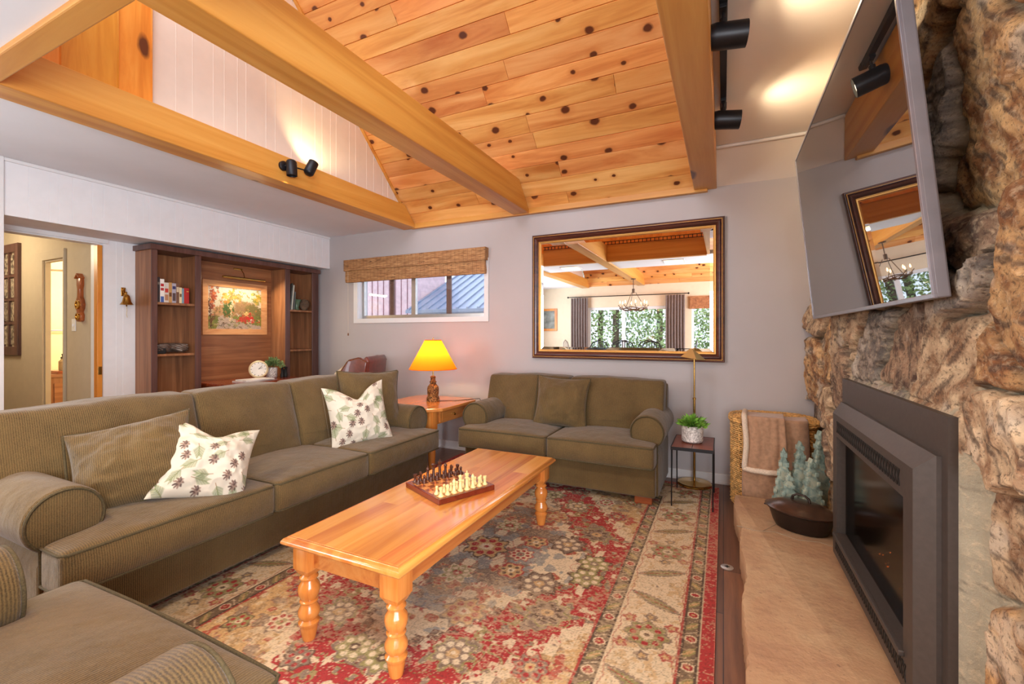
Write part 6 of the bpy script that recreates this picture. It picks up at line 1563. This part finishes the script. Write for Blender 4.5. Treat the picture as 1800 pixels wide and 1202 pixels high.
# ------------------------------------------------------------------ outside
b = NB(); box(b, -40, 40, -40, -3.3, -.5, -.12); o = obj('ground', b, plain('forest ground', (110, 116, 70), .95, 0, .3, 2)); o['kind'] = 'structure'
b = NB(); box(b, -40, 40, 4.4, 40, -.5, -.12); o = obj('ground', b, plain('snowy gravel', (190, 192, 196), .95, 0, .1, 2)); o['kind'] = 'structure'
bark = plain('grey brown bark', (120, 100, 84), .9, 0, .3, 10)
lf = plain('sunlit spring foliage', (196, 216, 150), .7, 0, .35, 3); 
def tree(label, x, y, h, r, seed):
    rg = random.Random(seed); g = thing('forest_tree', label, 'tree', (x, y, -.15), 0, 'trees beyond the patio door'); b = NB(); tube(b, [(0, 0, 0), (.05, .02, h*.5), (0, 0, h)], [.14, .10, .03], 8); obj('trunk', b, bark, g, 60)
    b = NB()
    for k in range(3600):
        z = rg.uniform(.08, 1)*h; R = r*(1-.5*z/h); a = rg.random()*2*PI; rr = R*math.sqrt(rg.random()); p = Vector((math.cos(a)*rr, math.sin(a)*rr, z)); d = Vector((rg.gauss(0, 1), rg.gauss(0, 1), rg.gauss(-.2, .5))).normalized()*.11; s = d.cross(Vector((rg.gauss(0, 1), rg.gauss(0, 1), rg.gauss(0, 1)))).normalized()*.05
        b.faces.new([b.verts.new(q_) for q_ in (p, p+d*.5+s, p+d, p+d*.5-s)])
    obj('crown', b, lf, g)
for i, (x, y, h, r) in enumerate(((-1.4, -7.5, 6, 1.7), (-3.6, -8.2, 7, 1.9), (-5.8, -7.6, 6, 1.8), (.9, -8.4, 7, 1.9), (-2.4, -11, 9, 2.4), (-.2, -11.5, 9, 2.5), (-5, -11.5, 9, 2.6), (3.2, -9, 7, 2.2), (-7.8, -10, 8, 2.4))):
    tree(['leafy green tree straight behind the post of the patio door', 'slim green tree behind the fixed pane of the patio door', 'leafy green tree behind the curtain by the pine picture', 'leafy green tree behind the small rear window', 'tall green tree in the second row, behind the door post', 'tall green tree in the second row, behind the small rear window', 'tall green tree in the second row, behind the pine picture', 'green tree at the end of the yard beyond the fireplace side', 'tall green tree at the end of the yard beyond the hall side'][i], x, y, h, r, i)
# neighbouring building outside the far window
g = thing('neighbour_shed', 'pale pink board sided shed with a grey blue metal roof outside the window', 'building', (-4.0, 8.0, 0))
nb = M['shed_wall'] = plain('faded pink boards', (228, 196, 202), .8, 0, .06)
b = NB(); box(b, -5.2, -1.55, -.8, .2, 0, 4.2); w = obj('tall_wall', b, nb, g)
b = NB()
for k in range(24): box(b, -5.2+k*.155, -5.2+k*.155+.012, -.812, -.8, 0, 4.2)
obj('board_joint', b, plain('joint shade boards', (150, 110, 118), .9), g)['kind'] = 'stuff'
b = NB(); box(b, -1.55, 3.2, -1.0, .2, 0, 1.72); obj('low_wall', b, plain('pale grey siding', (196, 200, 212), .8), g)
rf = plain('ribbed metal roof', (150, 160, 182), .4, .5, .05)
b = NB(); prism(b, [(-1.15, 1.66), (-1.15, 1.72), (1.6, 3.1), (1.6, 3.04)], 'x', -1.55, 3.3)
ang = math.atan2(1.38, 2.75)
for k in range(22): prism(b, [(-1.15, 1.72), (-1.15, 1.75), (1.6, 3.13), (1.6, 3.1)], 'x', -1.5+k*.22, -1.46+k*.22)
obj('roof', b, rf, g)
